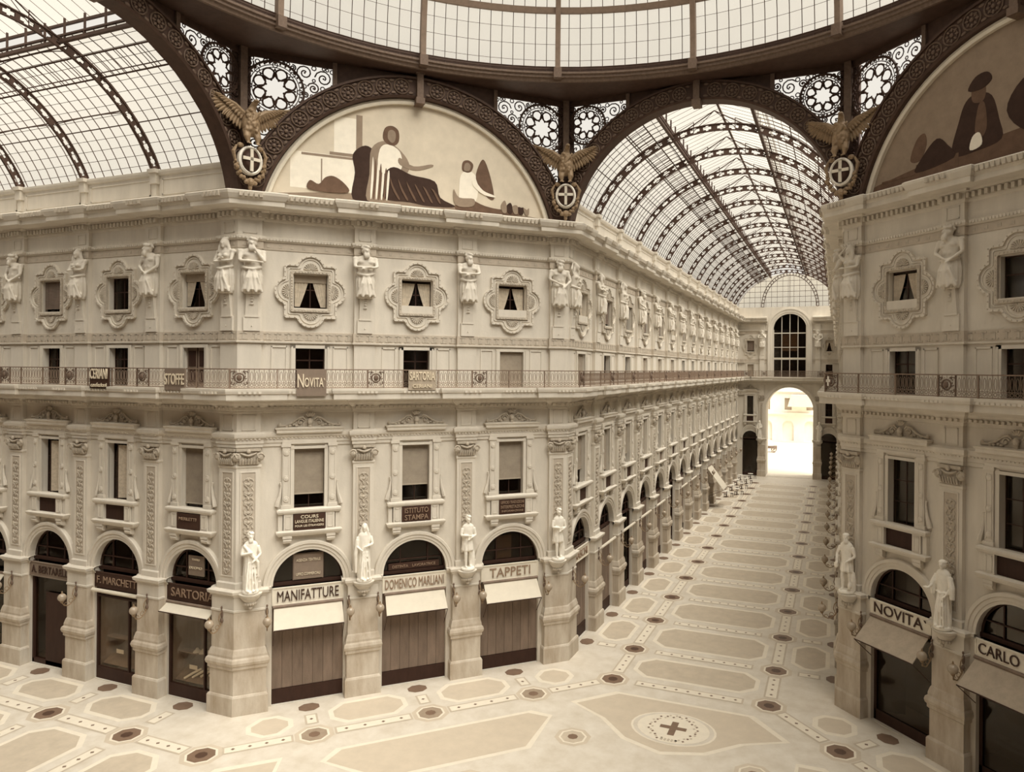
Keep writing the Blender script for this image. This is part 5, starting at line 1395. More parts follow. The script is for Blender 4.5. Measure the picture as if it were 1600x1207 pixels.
# ------------------------------------------------------------------ octagon: arches, spandrel grilles, ring, dome
ZS = 30.75                                              # soffit level
def iron_arch(fc_n, cx, hw0, r0, r1, zc, label, depth=(.55, .15)):
    """great arch in local frame (x across, -y towards the octagon centre)"""
    t = root('iron_arch'); n = 56
    a0 = math.asin(min(.985, hw0 / r0))
    z_min = 23.95
    aI = math.acos((z_min - zc) / r0); aO = math.acos((z_min + .1 - zc) / r1)
    mb = MB().mat('iron')
    prof = [(0, .5), (0, -.28), (.1, -.34), (.1, -.26), (.9, -.26), (.9, -.36), (1, -.36), (1, .5)]
    vs_ = []
    for i in range(n + 1):
        u_ = 2 * i / n - 1
        for r, y in prof:
            a = u_ * (aI + (aO - aI) * r); q = r0 + (r1 - r0) * r
            vs_.append((q * sin(a), y, zc + q * cos(a)))
    k = len(prof); mb.add(vs_, [(i * k + q, i * k + (q + 1) % k, (i + 1) * k + (q + 1) % k, (i + 1) * k + q) for i in range(n) for q in range(k)])
    part('arch_ring', mb, parent=t)
    rm = (r0 + r1) / 2; N = 22; aM = (aI + aO) / 2 * .93
    ros = MB().mat('iron_relief'); rr = (r1 - r0) * .36
    ros.ring((0, -.3, 0), rr, .035, 16, 4); ros.ring((0, -.29, 0), rr * .62, .02, 12, 4); ros.ell((0, -.31, 0), (.09, .05, .09), 8, 4)
    for j in range(8): ros.ell((rr * .6 * cos(j * pi / 4), -.3, rr * .6 * sin(j * pi / 4)), (.085, .035, .05), 7, 4, Matrix.Rotation(-j * pi / 4, 3, 'Y'))
    rm_ = ros.mesh('rosette')
    for i in range(N + 1):
        a = -aM + 2 * aM * i / N
        if abs(a) < .03: continue
        q = part('rosette', rm_, parent=t); q.location = (rm * sin(a), 0, zc + rm * cos(a))
    mb = MB().mat('iron_relief')
    for i in range(N):                                  # foliage between the rosettes
        a = -aM + 2 * aM * (i + .5) / N
        for rq in (-.3, .3): mb.ell(((rm + rq) * sin(a), -.28, zc + (rm + rq) * cos(a)), (.13, .04, .07), 7, 4, Matrix.Rotation(a, 3, 'Y'))
    part('foliage', mb, parent=t)
    mb = MB().mat('iron_relief').box(-.16, .16, -.5, .1, zc + r0 - .28, zc + r1 + .25); mb.box(-.22, .22, -.56, .1, zc + r0 - .32, zc + r0 - .02); mb.box(-.22, .22, -.56, .1, zc + r1 + .15, zc + r1 + .3)
    part('keystone', mb, parent=t)
    return t
def in_spandrel(x, z, hw, r1, zc, rad, xin):
    return x + rad < hw - .12 and x - rad > xin and z + rad < ZS - .28 and sqrt(x * x + (z - zc) ** 2) - rad > r1 - .02
def grille(hw, r1, zc, xin, seed):
    """pierced iron panel filling the corner between arch, post and ring beam (right-hand one, x>0)"""
    mb = MB().mat('iron'); y = 0
    # big rosette of eight rings and a star
    best = None
    for R_ in [1.6 - .02 * i for i in range(60)]:
        x = hw - .16 - R_; z = ZS - .34 - R_
        while z > 25:
            if sqrt(x * x + (z - zc) ** 2) - R_ > r1 - .12: best = (x, z, R_); break
            z -= 50
        if best: break
    x0, z0, R_ = best
    mb.ring((x0, y, z0), R_, .06, 40, 5)
    for j in range(32):
        a = j * pi / 16; mb.ell((x0 + R_ * .92 * cos(a), y, z0 + R_ * .92 * sin(a)), (.055, .03, .055), 5, 4)
    mb.ring((x0, y, z0), R_ * .86, .022, 36, 4)
    for j in range(8):
        a = j * pi / 4 + pi / 8
        mb.ring((x0 + R_ * .56 * cos(a), y, z0 + R_ * .56 * sin(a)), R_ * .2, .042, 16, 4)
        a2 = a + pi / 8; b = a + 3 * pi / 8
        mb.tube([(x0 + R_ * .74 * cos(a2), y, z0 + R_ * .74 * sin(a2)), (x0 + R_ * .3 * cos(a), y, z0 + R_ * .3 * sin(a))], .026, 4)
        mb.tube([(x0 + R_ * .74 * cos(a - pi / 8), y, z0 + R_ * .74 * sin(a - pi / 8)), (x0 + R_ * .3 * cos(a), y, z0 + R_ * .3 * sin(a))], .026, 4)
        mb.ring((x0 + R_ * .86 * cos(a2), y, z0 + R_ * .86 * sin(a2)), R_ * .09, .024, 10, 4)
        mb.ell((x0 + R_ * .47 * cos(a2), y, z0 + R_ * .47 * sin(a2)), (.06, .03, .06), 5, 4)
    mb.ring((x0, y, z0), R_ * .77, .02, 36, 4)
    # scrollwork packed into the remaining field
    rnd = random.Random(seed); circ = [(x0, z0, R_)]
    for rad in (.42, .3, .22, .16, .115, .08):
        for _ in range(700 if rad > .2 else 2200):
            x = rnd.uniform(xin, hw); z = rnd.uniform(24.6, ZS)
            if not in_spandrel(x, z, hw, r1 - .06, zc, rad * .9, xin): continue
            if any((x - a) ** 2 + (z - b) ** 2 < (rad + c) ** 2 * .86 for a, b, c in circ): continue
            circ.append((x, z, rad))
            ph = rnd.uniform(0, 6.28)
            if rad > .15: mb.arc((x, y, z), rad * .97, ph, ph + 4.4 * pi / 1.35, .034, 18, 4, rad2=rad * .16)
            else: mb.ring((x, y, z), rad * .9, .028, 7, 4)
            if rad > .2: mb.ell((x, y, z), (.05, .03, .05), 5, 4)
    # frame
    pts = []
    aX = math.asin(xin / r1); z_lo = 25.0; 
    for i in range(13):
        a = aX + (math.asin(min(.999, (hw - .08) / r1)) - aX) * i / 12; pts.append((r1 * sin(a), y, zc + r1 * cos(a)))
    mb.tube(pts, .06, 5)
    mb.tube([(xin, y, ZS - .25), (hw, y, ZS - .25)], .05, 4)
    return mb.mesh('grille')
def octagon_side(cx, cy, rz, hw, r0, r1, zc, xin, lab, lunette=None, front=.0, visible=True):
    a = iron_arch(None, 0, hw, r0, r1, zc, '')
    a.location = (cx, cy, 0); a.rotation_euler = (0, 0, rz)
    tag(a, 'great dark iron arch with rosettes %s' % lab, 'arch', 'great iron arches of the octagon')
    # solid plate above the crown
    t = root('spandrel_screen', (cx, cy, 0), rz)
    mb = MB().mat('iron'); n = 20; aX = math.asin(xin / r1)
    top = [(-xin, ZS + .05), (xin, ZS + .05)]
    poly = [(xin, ZS + .05), (-xin, ZS + .05)] + [(r1 * sin(-aX + 2 * aX * i / n), zc + r1 * cos(-aX + 2 * aX * i / n) - .02) for i in range(n + 1)]
    mb.prism(poly, -.04, .04)
    part('crown_plate', mb, parent=t)
    g = part('grille', GR[hw], parent=t); g2 = part('grille', GR[hw], parent=t); g2.scale = (-1, 1, 1)
    for s_ in (-1, 1):
        part('strut', MB().mat('iron_relief').box(*sorted((s_ * (xin - .1), s_ * (xin + .1))), -.16, .1, zc + r1 * cos(aX) - .2, ZS), parent=t)
        part('top_beam', MB().mat('iron').box(*sorted((s_ * xin, s_ * hw)), -.05, .05, ZS - .28, ZS + .02), parent=t)
    tag(t, 'pierced iron grille screen with star rosettes %s' % lab, 'iron screen', 'pierced iron screens above the arches')
hwA, hwD = W, SIDE / 2
ARM = (6.99, 7.95, 22.86); DIA = (7.55, 8.6, 22.05)
GR = {hwA: grille(hwA, ARM[1], ARM[2], 3.7, 2), hwD: grille(hwD, DIA[1], DIA[2], 4.1, 4)}
DD = (R + W) / 2
for (cx, cy, rz, kind, lab) in ((0, R, 0, 'a', 'at the mouth of the long gallery'), (-R, 0, pi / 2, 'a', 'at the mouth of the side gallery'), (R, 0, -pi / 2, 'a', 'at the mouth of the gallery out of view'), (0, -R, pi, 'a', 'above the viewpoint'),
                                (-DD, DD, pi / 4, 'd', 'framing the bright painted lunette'), (DD, DD, -pi / 4, 'd', 'framing the dark painted lunette'), (DD, -DD, -3 * pi / 4, 'd', 'over the south-east lunette'), (-DD, -DD, 3 * pi / 4, 'd', 'over the south-west lunette')):
    if kind == 'a': octagon_side(cx, cy, rz, hwA, *ARM, 3.7, lab)
    else: octagon_side(cx, cy, rz, hwD, *DIA, 4.1, lab)
# lunette walls (diagonal sides) with their painted scenes
for (cx, cy, rz, lab) in ((-DD, DD, pi / 4, 'west'), (DD, DD, -pi / 4, 'east'), (DD, -DD, -3 * pi / 4, 'south_east'), (-DD, -DD, 3 * pi / 4, 'south_west')):
    mb = MB().mat('stone'); r_ = DIA[0] + .3; zc = DIA[2]; aI = math.acos((23.9 - zc) / r_)
    poly = [(-hwD, 23.9 if 'south' not in lab else 0), (hwD, 23.9 if 'south' not in lab else 0)] + [(min(hwD, max(-hwD, r_ * sin(aI - 2 * aI * i / 40))), zc + r_ * cos(aI - 2 * aI * i / 40)) for i in range(41)]
    mb.prism(poly, .12, .3)
    if 'south' not in lab:
        mb.box(-hwD + .1, hwD - .1, -.35, .15, 23.9, 24.12)
        m0 = 24.12; prof = [(0, .12), (0, -.1), (.12, -.14), (.2, -.08), (.26, -.08), (.26, .12)]
        r0 = DIA[0] - .28; aQ = math.acos((m0 - zc) / r0); n = 40; vs_ = []
        for i in range(n + 1):
            a = -aQ + 2 * aQ * i / n; vs_ += [((r0 + q) * sin(a), y, zc + (r0 + q) * cos(a)) for q, y in prof]
        k = len(prof); mb.mat('canvas').add(vs_, [(i * k + q, i * k + q + 1, (i + 1) * k + q + 1, (i + 1) * k + q) for i in range(n) for q in range(k - 1)])
    o = part('wall_lunette_' + lab, mb); o.location = (cx, cy, 0); o.rotation_euler = (0, 0, rz)
    tag(o, 'semicircular wall carrying the %s' % {'west': 'bright painted lunette and its pale border', 'east': 'dark painted lunette and its border', 'south_east': 'unseen south-east lunette', 'south_west': 'unseen south-west lunette'}[lab], 'wall', kind='structure')
def lun_clip(pts): return pts
def painting(cx, cy, rz, scene, label):
    t = root('lunette_painting', (cx, cy, 0), rz)
    r0 = DIA[0] - .27; zc = DIA[2]; zb = 24.14; aQ = math.acos((zb - zc) / r0)
    mb = MB().mat('fresco_ground' if scene == 1 else 'fresco_mid')
    mb.prism([(r0 * sin(aQ - 2 * aQ * i / 40), zc + r0 * cos(aQ - 2 * aQ * i / 40)) for i in range(41)][::-1], .08, .12)
    part('panel', mb, parent=t)
    lay = [0]
    def sh(mt, pts, name='painted_shape'):
        lay[0] += 1
        y = .08 - .0014 * lay[0]
        # smooth closed outline through the points
        out = []
        n = len(pts)
        for i in range(n):
            p0, p1, p2, p3 = [Vector(pts[(i + k) % n]) for k in (-1, 0, 1, 2)]
            for s_ in (0, .25, .5, .75):
                q = .5 * ((2 * p1) + (-p0 + p2) * s_ + (2 * p0 - 5 * p1 + 4 * p2 - p3) * s_ ** 2 + (-p0 + 3 * p1 - 3 * p2 + p3) * s_ ** 3); out.append((q.x, q.y))
        m = MB().mat(mt).prism(out, y, .081); part(name, m, parent=t)
    def rect(mt, x0, x1, z0, z1, name='painted_shape'):
        lay[0] += 1; part(name, MB().mat(mt).box(x0, x1, .08 - .0014 * lay[0], .081, z0, z1), parent=t)
    if scene == 1:
        rect('fresco_pale', -6.1, -3.1, 24.6, 26.35, 'painted_wall'); rect('fresco_mid', -5.6, -2.6, 26.2, 26.32, 'painted_ledge')
        rect('fresco_mid', -4.7, -4.64, 24.7, 26.1, 'painted_joint')
        rect('fresco_pale', -4.1, -2.75, 26.5, 28.25, 'painted_column'); rect('fresco_mid', -4.3, -2.55, 26.35, 26.5, 'painted_column_base'); rect('fresco_mid', -3.05, -2.75, 26.5, 28.45, 'painted_column_shade')
        sh('fresco_mid', [(-7.0, 24.2), (-3.5, 24.55), (0, 24.5), (4, 24.4), (6.9, 24.2), (6.6, 24.16), (0, 24.16), (-6.8, 24.16)], 'painted_ground')
        sh('fresco_dark', [(-3.2, 24.3), (-3.1, 25.6), (-3.2, 26.5), (-2.6, 27.0), (-2.1, 26.6), (-2.2, 25.4), (-2.0, 24.4)], 'painted_cloak')
        sh('fresco_mid', [(-2.5, 24.3), (-2.4, 25.6), (-2.3, 26.9), (-1.6, 27.35), (-.8, 26.9), (-.4, 26.2), (-.8, 25.4), (-1.3, 24.5)], 'painted_robe')
        sh('fresco_pale', [(-1.95, 25.9), (-1.9, 26.9), (-1.5, 27.2), (-.9, 26.9), (-.8, 26.1), (-1.3, 25.7)], 'painted_bodice')
        sh('fresco_dark', [(-1.7, 24.5), (-1.7, 25.6), (-1.2, 26.1), (-.3, 25.8), (.9, 25.6), (1.2, 24.8), (2.0, 24.4), (.6, 24.3), (-.4, 24.4)], 'painted_skirt')
        sh('fresco_brown', [(-1.75, 27.5), (-1.65, 28.0), (-1.3, 28.15), (-.98, 27.95), (-.95, 27.45), (-1.15, 27.2), (-1.5, 27.2)], 'painted_hair')
        sh('fresco_mid', [(-1.5, 27.5), (-1.48, 27.85), (-1.28, 27.95), (-1.12, 27.8), (-1.14, 27.45), (-1.3, 27.3)], 'painted_face')
        sh('fresco_mid', [(-.9, 26.6), (-.2, 26.25), (.7, 26.45), (.75, 26.33), (-.1, 26.05), (-.9, 26.25)], 'painted_arm')
        sh('fresco_pale', [(2.3, 24.5), (2.2, 25.5), (2.35, 26.2), (2.9, 26.3), (3.2, 25.8), (3.1, 24.8)], 'painted_torso')
        sh('fresco_brown', [(2.35, 26.4), (2.4, 26.8), (2.7, 26.9), (2.95, 26.7), (2.85, 26.35), (2.6, 26.25)], 'painted_head')
        sh('fresco_brown', [(3.1, 26.0), (3.35, 26.9), (3.6, 26.95), (3.95, 26.0), (4.1, 25.0), (3.6, 25.2)], 'painted_drapery')
        sh('fresco_brown', [(2.0, 24.3), (2.6, 24.9), (3.6, 24.6), (4.6, 24.5), (5.4, 24.7), (5.6, 24.3), (4, 24.25)], 'painted_objects')
        for k_ in range(7):                               # folds of the robe and skirt
            x_ = -2.35 + k_ * .13; sh('fresco_brown' if k_ % 2 else 'fresco_pale', [(x_, 24.5), (x_ + .05, 25.6), (x_ + .12, 26.5 - .1 * k_), (x_ + .16, 25.6), (x_ + .07, 24.5)], 'painted_fold')
        for k_ in range(6):
            x_ = -1.4 + k_ * .42; sh('fresco_brown', [(x_, 25.6 - .08 * k_), (x_ + .2, 25.1), (x_ + .5, 24.55), (x_ + .42, 24.52), (x_ + .12, 25.05)], 'painted_fold')
        sh('fresco_mid', [(2.45, 26.35), (2.5, 26.7), (2.68, 26.76), (2.8, 26.6), (2.72, 26.35)], 'painted_face')
        sh('fresco_pale', [(3.0, 25.9), (3.5, 25.4), (4.1, 25.2), (4.12, 25.1), (3.5, 25.2), (2.95, 25.6)], 'painted_arm')
        sh('fresco_mid', [(2.2, 24.9), (1.9, 25.3), (2.0, 24.5), (2.9, 24.5), (3.0, 24.9)], 'painted_legs')
        for k_ in range(5): x_ = 4.6 + k_ * .32; sh('fresco_dark' if k_ % 2 else 'fresco_mid', [(x_, 24.35), (x_ - .1, 24.7), (x_ + .1, 25.0 - .1 * k_), (x_ + .22, 24.7), (x_ + .2, 24.35)], 'painted_plant')
        sh('fresco_brown', [(-5.3, 24.6), (-5.2, 25.0), (-4.8, 24.85), (-4.5, 25.2), (-4.1, 25.3), (-3.6, 25.0), (-3.4, 24.6), (-4.4, 24.5)], 'painted_still_life')
    else:
        sh('fresco_brown', [(-7.0, 24.2), (-4.0, 24.9), (0, 25.2), (4, 25.5), (6.9, 24.2)], 'painted_ground')
        sh('fresco_dark', [(-2.9, 24.9), (-2.6, 26.2), (-2.3, 26.9), (-1.8, 27.1), (-1.2, 26.8), (-.9, 25.8), (-.8, 25.0), (-1.8, 24.8)], 'painted_robe')
        sh('fresco_brown', [(-2.0, 26.8), (-2.05, 27.3), (-1.8, 27.5), (-1.5, 27.4), (-1.45, 27.0), (-1.6, 26.7)], 'painted_head')
        sh('fresco_brown', [(-1.9, 25.6), (-1.75, 26.6), (-1.5, 26.6), (-1.4, 25.7), (-1.6, 25.3)], 'painted_fold')
        for k_ in range(4): sh('fresco_pale' if k_ == 1 else 'fresco_brown', [(.3 + k_ * .55, 25.5), (.4 + k_ * .55, 26.3 - .1 * k_), (.65 + k_ * .55, 26.2 - .1 * k_), (.6 + k_ * .55, 25.4)], 'painted_fold')
        sh('fresco_brown', [(-4.9, 25.2), (-4.6, 26.0), (-4.2, 26.2), (-4.1, 25.7), (-4.4, 25.1)], 'painted_bust')
        rect('fresco_brown', -6.4, -3.2, 24.55, 24.62, 'painted_ledge'); rect('fresco_brown', -4.6, -2.6, 24.3, 24.95, 'painted_block')
        sh('fresco_dark', [(-2.2, 27.3), (-1.9, 27.75), (-1.4, 27.8), (-1.2, 27.45), (-1.6, 27.2)], 'painted_headdress')
        sh('fresco_dark', [(-.6, 26.0), (0, 27.0), (1.2, 27.2), (2.2, 26.4), (3.6, 26.0), (4.4, 25.0), (1.6, 24.9), (.2, 25.0)], 'painted_animal')
        sh('fresco_dark', [(-4.6, 24.6), (-4.3, 25.2), (-3.6, 25.8), (-3.1, 25.4), (-2.8, 24.8)], 'painted_still_life')
        sh('fresco_pale', [(-2.1, 24.9), (-2.0, 25.4), (-1.7, 25.5), (-1.6, 25.0)], 'painted_jar')
    return tag(t, label, 'painting')
painting(-DD, DD, pi / 4, 1, 'large bright semicircular painting of a seated robed figure above the sunlit wall')
painting(DD, DD, -pi / 4, 2, 'large dark semicircular painting above the shaded octagon wall')

# ring beam, soffit and corner posts
oct_pts = [(-R, W), (-W, R), (W, R), (R, W), (R, -W), (W, -R), (-W, -R), (-R, -W)]
t = root('ceiling_ring', (0, 0, 0))
mb = MB().mat('iron'); RR = 17.75; n = 96
def oct_r(a):
    d = 1e9
    for k in range(4):
        c = cos(a - k * pi / 2)
        if c > 1e-6: d = min(d, R / c)
        c = cos(a - pi / 4 - k * pi / 2)
        if c > 1e-6: d = min(d, (R + W) / sqrt(2) / c)
    return d
an = [2 * pi * i / n for i in range(n)]
vs_ = [(RR * cos(a), RR * sin(a), ZS + .1) for a in an] + [((oct_r(a) + .3) * cos(a), (oct_r(a) + .3) * sin(a), ZS) for a in an] + [((oct_r(a) + .3) * cos(a), (oct_r(a) + .3) * sin(a), ZS + .9) for a in an] + [(RR * cos(a), RR * sin(a), ZS + .9) for a in an]
mb.add(vs_, [(q * n + i, q * n + (i + 1) % n, ((q + 1) % 4) * n + (i + 1) % n, ((q + 1) % 4) * n + i) for q in range(4) for i in range(n)])
part('soffit', mb, parent=t)
mb = MB().mat('iron_relief')
circ = [(RR * cos(-a), RR * sin(-a)) for a in an]      # clockwise so that the right hand side is inward
mb.sweep(circ[::1], [(0, ZS + .1), (.1, ZS + .12), (.14, ZS + .26), (.22, ZS + .3), (.22, ZS + .42), (.3, ZS + .46), (.3, ZS + .56), (0, ZS + .6)], closed=True, caps=False)
part('ring_moulding', mb, parent=t)
mb = MB().mat('iron'); rr_ = RR - .12
mb.ring((0, 0, ZS + .86), rr_, .03, 96, 4, axis='z'); mb.ring((0, 0, ZS + .74), rr_, .018, 96, 4, axis='z')
for i in range(192): a = 2 * pi * i / 192; mb.tube([(rr_ * cos(a), rr_ * sin(a), ZS + .55), (rr_ * cos(a), rr_ * sin(a), ZS + .86)], .018, 4)
part('guard_rail', mb, parent=t)
tag(t, 'circular iron ring beam and dark soffit carrying the glass dome', 'ring beam', kind='structure')
for i, (x, y) in enumerate(oct_pts):
    d = Vector((x, y)).normalized(); p = Vector((x, y)) - d * .12
    mb = MB().mat('iron_relief').box(-.16, .16, -.2, .2, 27.2, ZS + .05); mb.mat('iron').box(-.45, .45, .1, .35, 24.0, ZS + .05)
    q = part('corner_post', mb); q.location = (p.x, p.y, 0); q.rotation_euler = (0, 0, math.atan2(d.y, d.x) - pi / 2)
    tag(q, 'iron corner post rising to the dome ring %s' % ('behind the side gallery eagle', 'behind the middle eagle', 'behind the dark corner eagle', 'at the outer edge of the dark wall', 'out of view to the east', 'behind the viewpoint to the south-east', 'behind the viewpoint to the south-west', 'out of view to the west')[i], 'post', 'corner posts of the octagon')
# dome
t = root('ceiling_dome', (0, 0, 31.2)); RD = 17.75
def dp(az, ph, r=RD): return (r * cos(ph) * cos(az), r * cos(ph) * sin(az), r * sin(ph))
mb = MB().mat('roof_glass'); N, M_ = 64, 14
vs_ = [dp(2 * pi * i / N, .03 + (pi / 2 - .08) * j / M_, RD + .12) for j in range(M_ + 1) for i in range(N)]
mb.add(vs_, [(j * N + i, j * N + (i + 1) % N, (j + 1) * N + (i + 1) % N, (j + 1) * N + i) for j in range(M_) for i in range(N)])
part('glass', mb, parent=t)
mb = MB().mat('iron')
for s_ in range(16):
    for k in range(1, 12):
        az = 2 * pi * (s_ + k / 12) / 16
        mb.tube([dp(az, .02 + 1.1 * j / 12, RD + .05) for j in range(13)], .022, 3, caps=False)
for j in range(1, 22):
    if j % 4 == 0: continue
    ph = .182 * j / 4 * 1.0
    pts = [dp(2 * pi * i / 96, ph, RD + .06) for i in range(96)]
    mb.tube(pts, .012, 3, True)
part('glazing_bar', mb, parent=t)
tag(t, 'great glass dome over the octagon', 'glass dome', kind='structure')
mb = MB().mat('iron_rail')
v = []; m_ = 22
for i in range(m_ + 1):
    ph = .0 + 1.35 * i / m_
    for r in (RD - .32, RD + .05):
        for dy in (-.13, .13): p = dp(0, ph, r); v.append((p[0], dy, p[2]))
mb.add(v, [f for i in range(m_) for f in ((4 * i, 4 * i + 1, 4 * i + 5, 4 * i + 4), (4 * i + 2, 4 * i + 6, 4 * i + 7, 4 * i + 3), (4 * i, 4 * i + 4, 4 * i + 6, 4 * i + 2), (4 * i + 1, 4 * i + 3, 4 * i + 7, 4 * i + 5))])
DR = mb.mesh('rib_bar')
names16 = {4: 'above the middle of the long gallery mouth', 5: 'above the eagle beside the long gallery', 6: 'above the crown of the bright lunette', 7: 'above the side gallery eagle', 3: 'above the dark corner eagle', 2: 'above the dark lunette'}
for s_ in range(16):
    t = root('dome_rib', (0, 0, 31.2), 2 * pi * s_ / 16)
    part('rib_bar', DR, parent=t)
    part('shoe', MB().mat('iron_relief').box(RD - .5, RD + .1, -.2, .2, -.25, .25), parent=t)
    tag(t, 'curved brown iron dome rib %s' % names16.get(s_, 'at bearing %s round the dome out of view' % ORD[s_ if s_ < 16 else 0]), 'dome rib', 'ribs of the glass dome')
for k, ph in enumerate((.182, .42, .68, .95)):
    mb = MB().mat('iron_rail'); n = 96
    v = []
    for i in range(n):
        az = 2 * pi * i / n
        for r, dph in ((RD - .2, -.008), (RD - .2, .008), (RD + .04, .008), (RD + .04, -.008)): v.append(dp(az, ph + dph, r))
    mb.add(v, [(4 * i + q, 4 * i + (q + 1) % 4, 4 * ((i + 1) % n) + (q + 1) % 4, 4 * ((i + 1) % n) + q) for i in range(n) for q in range(4)])
    q = part('dome_hoop', mb); q.location = (0, 0, 31.2)
    tag(q, 'horizontal iron hoop binding the dome ribs, %s above the ring' % ORD[k], 'dome hoop', 'hoops of the glass dome')

# ------------------------------------------------------------------ mosaic floor
fl = MB()
ZL = [.004, .008, .012, .016]
fl.mat('floor_base').flat([(-62, -52), (52, -52), (52, YEND + 4), (-62, YEND + 4)], 0)
def chamf(x0, x1, y0, y1, c): return [(x0 + c, y0), (x1 - c, y0), (x1, y0 + c), (x1, y1 - c), (x1 - c, y1), (x0 + c, y1), (x0, y1 - c), (x0, y0 + c)]
def inlay(M, poly, mt, lv):
    q = [M @ Vector((x, y, 0)) for x, y in poly]; fl.mat(mt).flat([(p.x, p.y) for p in q], ZL[lv])
def grow(poly, d):
    cx = sum(p[0] for p in poly) / len(poly); cy = sum(p[1] for p in poly) / len(poly)
    out = []
    for x, y in poly: out.append((x + d * (1 if x > cx else -1) * (1 if abs(x - cx) > 1e-6 else 0), y + d * (1 if y > cy else -1)))
    return out
def octa(M, x, y, r, tone='floor_dark'):
    for rr, mt, lv in ((r * 1.75, 'floor_field', 0), (r * 1.35, 'floor_light', 1), (r * 1.15, tone, 2), (r * .5, 'floor_deep' if tone == 'floor_dark' else 'floor_dark', 3)):
        inlay(M, [(x + rr * cos(pi / 8 + k * pi / 4), y + rr * sin(pi / 8 + k * pi / 4)) for k in range(8)], mt, lv)
def panel_rect(M, x0, x1, y0, y1, nd, alongx):
    inlay(M, [(x0 - .09, y0 - .09), (x1 + .09, y0 - .09), (x1 + .09, y1 + .09), (x0 - .09, y1 + .09)], 'floor_mid', 1)
    inlay(M, [(x0, y0), (x1, y0), (x1, y1), (x0, y1)], 'floor_light', 2)
    for k in range(nd):
        u_ = (k + .5) / nd; cx, cy = (x0 + (x1 - x0) * u_, (y0 + y1) / 2) if alongx else ((x0 + x1) / 2, y0 + (y1 - y0) * u_)
        inlay(M, [(cx - .09, cy), (cx, cy - .09), (cx + .09, cy), (cx, cy + .09)], 'floor_dark', 3)
def field(M, x0, x1, y0, y1, c, mt='floor_mid'):
    inlay(M, chamf(x0 - .22, x1 + .22, y0 - .22, y1 + .22, c + .1), 'floor_light', 0); inlay(M, chamf(x0, x1, y0, y1, c), mt, 1)
def gallery_floor(M, rows, side=True):
    """M: local x across the gallery, y along it from the octagon face"""
    for k, y in enumerate(rows):
        for s_ in (-1, 1):
            octa(M, s_ * 3.87, y, .5)
            sx = sorted((s_ * 5.05, s_ * 6.0)); panel_rect(M, sx[0], sx[1], y - .2, y + .2, 1, True)
            inlay(M, [(s_ * 6.75 + .42 * cos(a), y + .5 * sin(a)) for a in [pi / 8 + j * pi / 4 for j in range(8)]], 'floor_dark', 1)
        panel_rect(M, -2.6, 2.6, y - .22, y + .22, 9, True)
    rr = [-1.53] + list(rows)
    for a, b in zip(rr, rr[1:]):
        field(M, -3.0, 3.0, a + 1.05, b - 1.05, .65)
        for s_ in (-1, 1):
            sx = sorted((s_ * 3.62, s_ * 4.12)); panel_rect(M, sx[0], sx[1], a + .95, b - .95, 4, False)
            if a > 0: sx = sorted((s_ * 4.75, s_ * 6.3)); field(M, sx[0], sx[1], a + .95, b - .95, .55)
for M in (Matrix.Translation((0, R, 0)), Matrix.Translation((-R, 0, 0)) @ Matrix.Rotation(pi / 2, 4, 'Z')):
    gallery_floor(M, gb[:-1])
panel_rect(Matrix.Translation((0, R - 1.53, 0)), -2.6, 2.6, -.22, .22, 9, True)
for th in (pi / 4, -pi / 4):                            # in front of the diagonal walls: local x along the wall, y = distance outwards
    base = Matrix.Rotation(th, 4, 'Z') @ Matrix.Translation((0, (R + W) / sqrt(2), 0))
    cs = [3.13 - hwD, 0, 13.41 - hwD]
    for c in cs:
        octa(base, c, -3.48, .5, 'floor_dark_lit' if th > 0 else 'floor_dark')  # bright-side row has the strong light painted into its inlay colour
        panel_rect(base, c - .2, c + .2, -2.4, -1.6, 1, False)
        inlay(base, [(c + .5 * cos(a), -.75 + .42 * sin(a)) for a in [pi / 8 + j * pi / 4 for j in range(8)]], 'floor_dark', 1)
    ends = [-hwD - 1.4] + cs + [hwD + 1.4]
    for k, (a, b) in enumerate(zip(ends, ends[1:])):
        panel_rect(base, a + .95, b - .95, -3.7, -3.25, 4, True)
        if k in (1, 2): field(base, a + 1.0, b - 1.0, -2.75, -1.05, .55, 'floor_field')
        else:
            x0, x1 = (a + 2.0, b - 1.0) if k == 0 else (a + 1.0, b - 2.0)
            field(base, x0, x1, -2.75, -1.3, .5, 'floor_field')
I4 = Matrix.Identity(4)
for k in range(8):
    M = Matrix.Rotation(pi / 4 * k, 4, 'Z')
for k, th in enumerate((0, pi / 2, -pi / 2, pi)):
    M = Matrix.Rotation(th, 4, 'Z')
    for s_ in (-1, 1): octa(M, s_ * 3.87, R - 1.53, .5); octa(M, s_ * 3.8, 11.13, .46, 'floor_mid')
    hexf = [(-3.1, 15.9), (3.1, 15.9), (4.7, 14.2), (3.0, 13.3), (1.7, 12.0), (0, 11.4), (-1.7, 12.0), (-3.0, 13.3), (-4.7, 14.2)]
    inlay(M, [(x * 1.07, 14 + (y - 14) * 1.1) for x, y in hexf], 'floor_light', 0); inlay(M, hexf, 'floor_field', 1)
    M2 = Matrix.Rotation(th + pi / 4, 4, 'Z')
    f2 = [(-4.2, 13.3), (4.2, 13.3), (4.9, 12.6), (3.0, 10.6), (-3.0, 10.6), (-4.9, 12.6)]
    inlay(M2, [(x * 1.05, 12 + (y - 12) * 1.15) for x, y in f2], 'floor_light', 0); inlay(M2, f2, 'floor_field', 1)
    octa(M2, 0, 9.0, .5, 'floor_mid')
def oval(rx, ry, n=28): return [(.1 + rx * cos(2 * pi * i / n), 13.5 + ry * sin(2 * pi * i / n)) for i in range(n)]
ZL += [.02, .024]
inlay(I4, oval(1.9, 1.48), 'floor_light', 2); inlay(I4, oval(1.8, 1.4), 'floor_base', 3); inlay(I4, oval(1.6, 1.3), 'floor_light', 4)
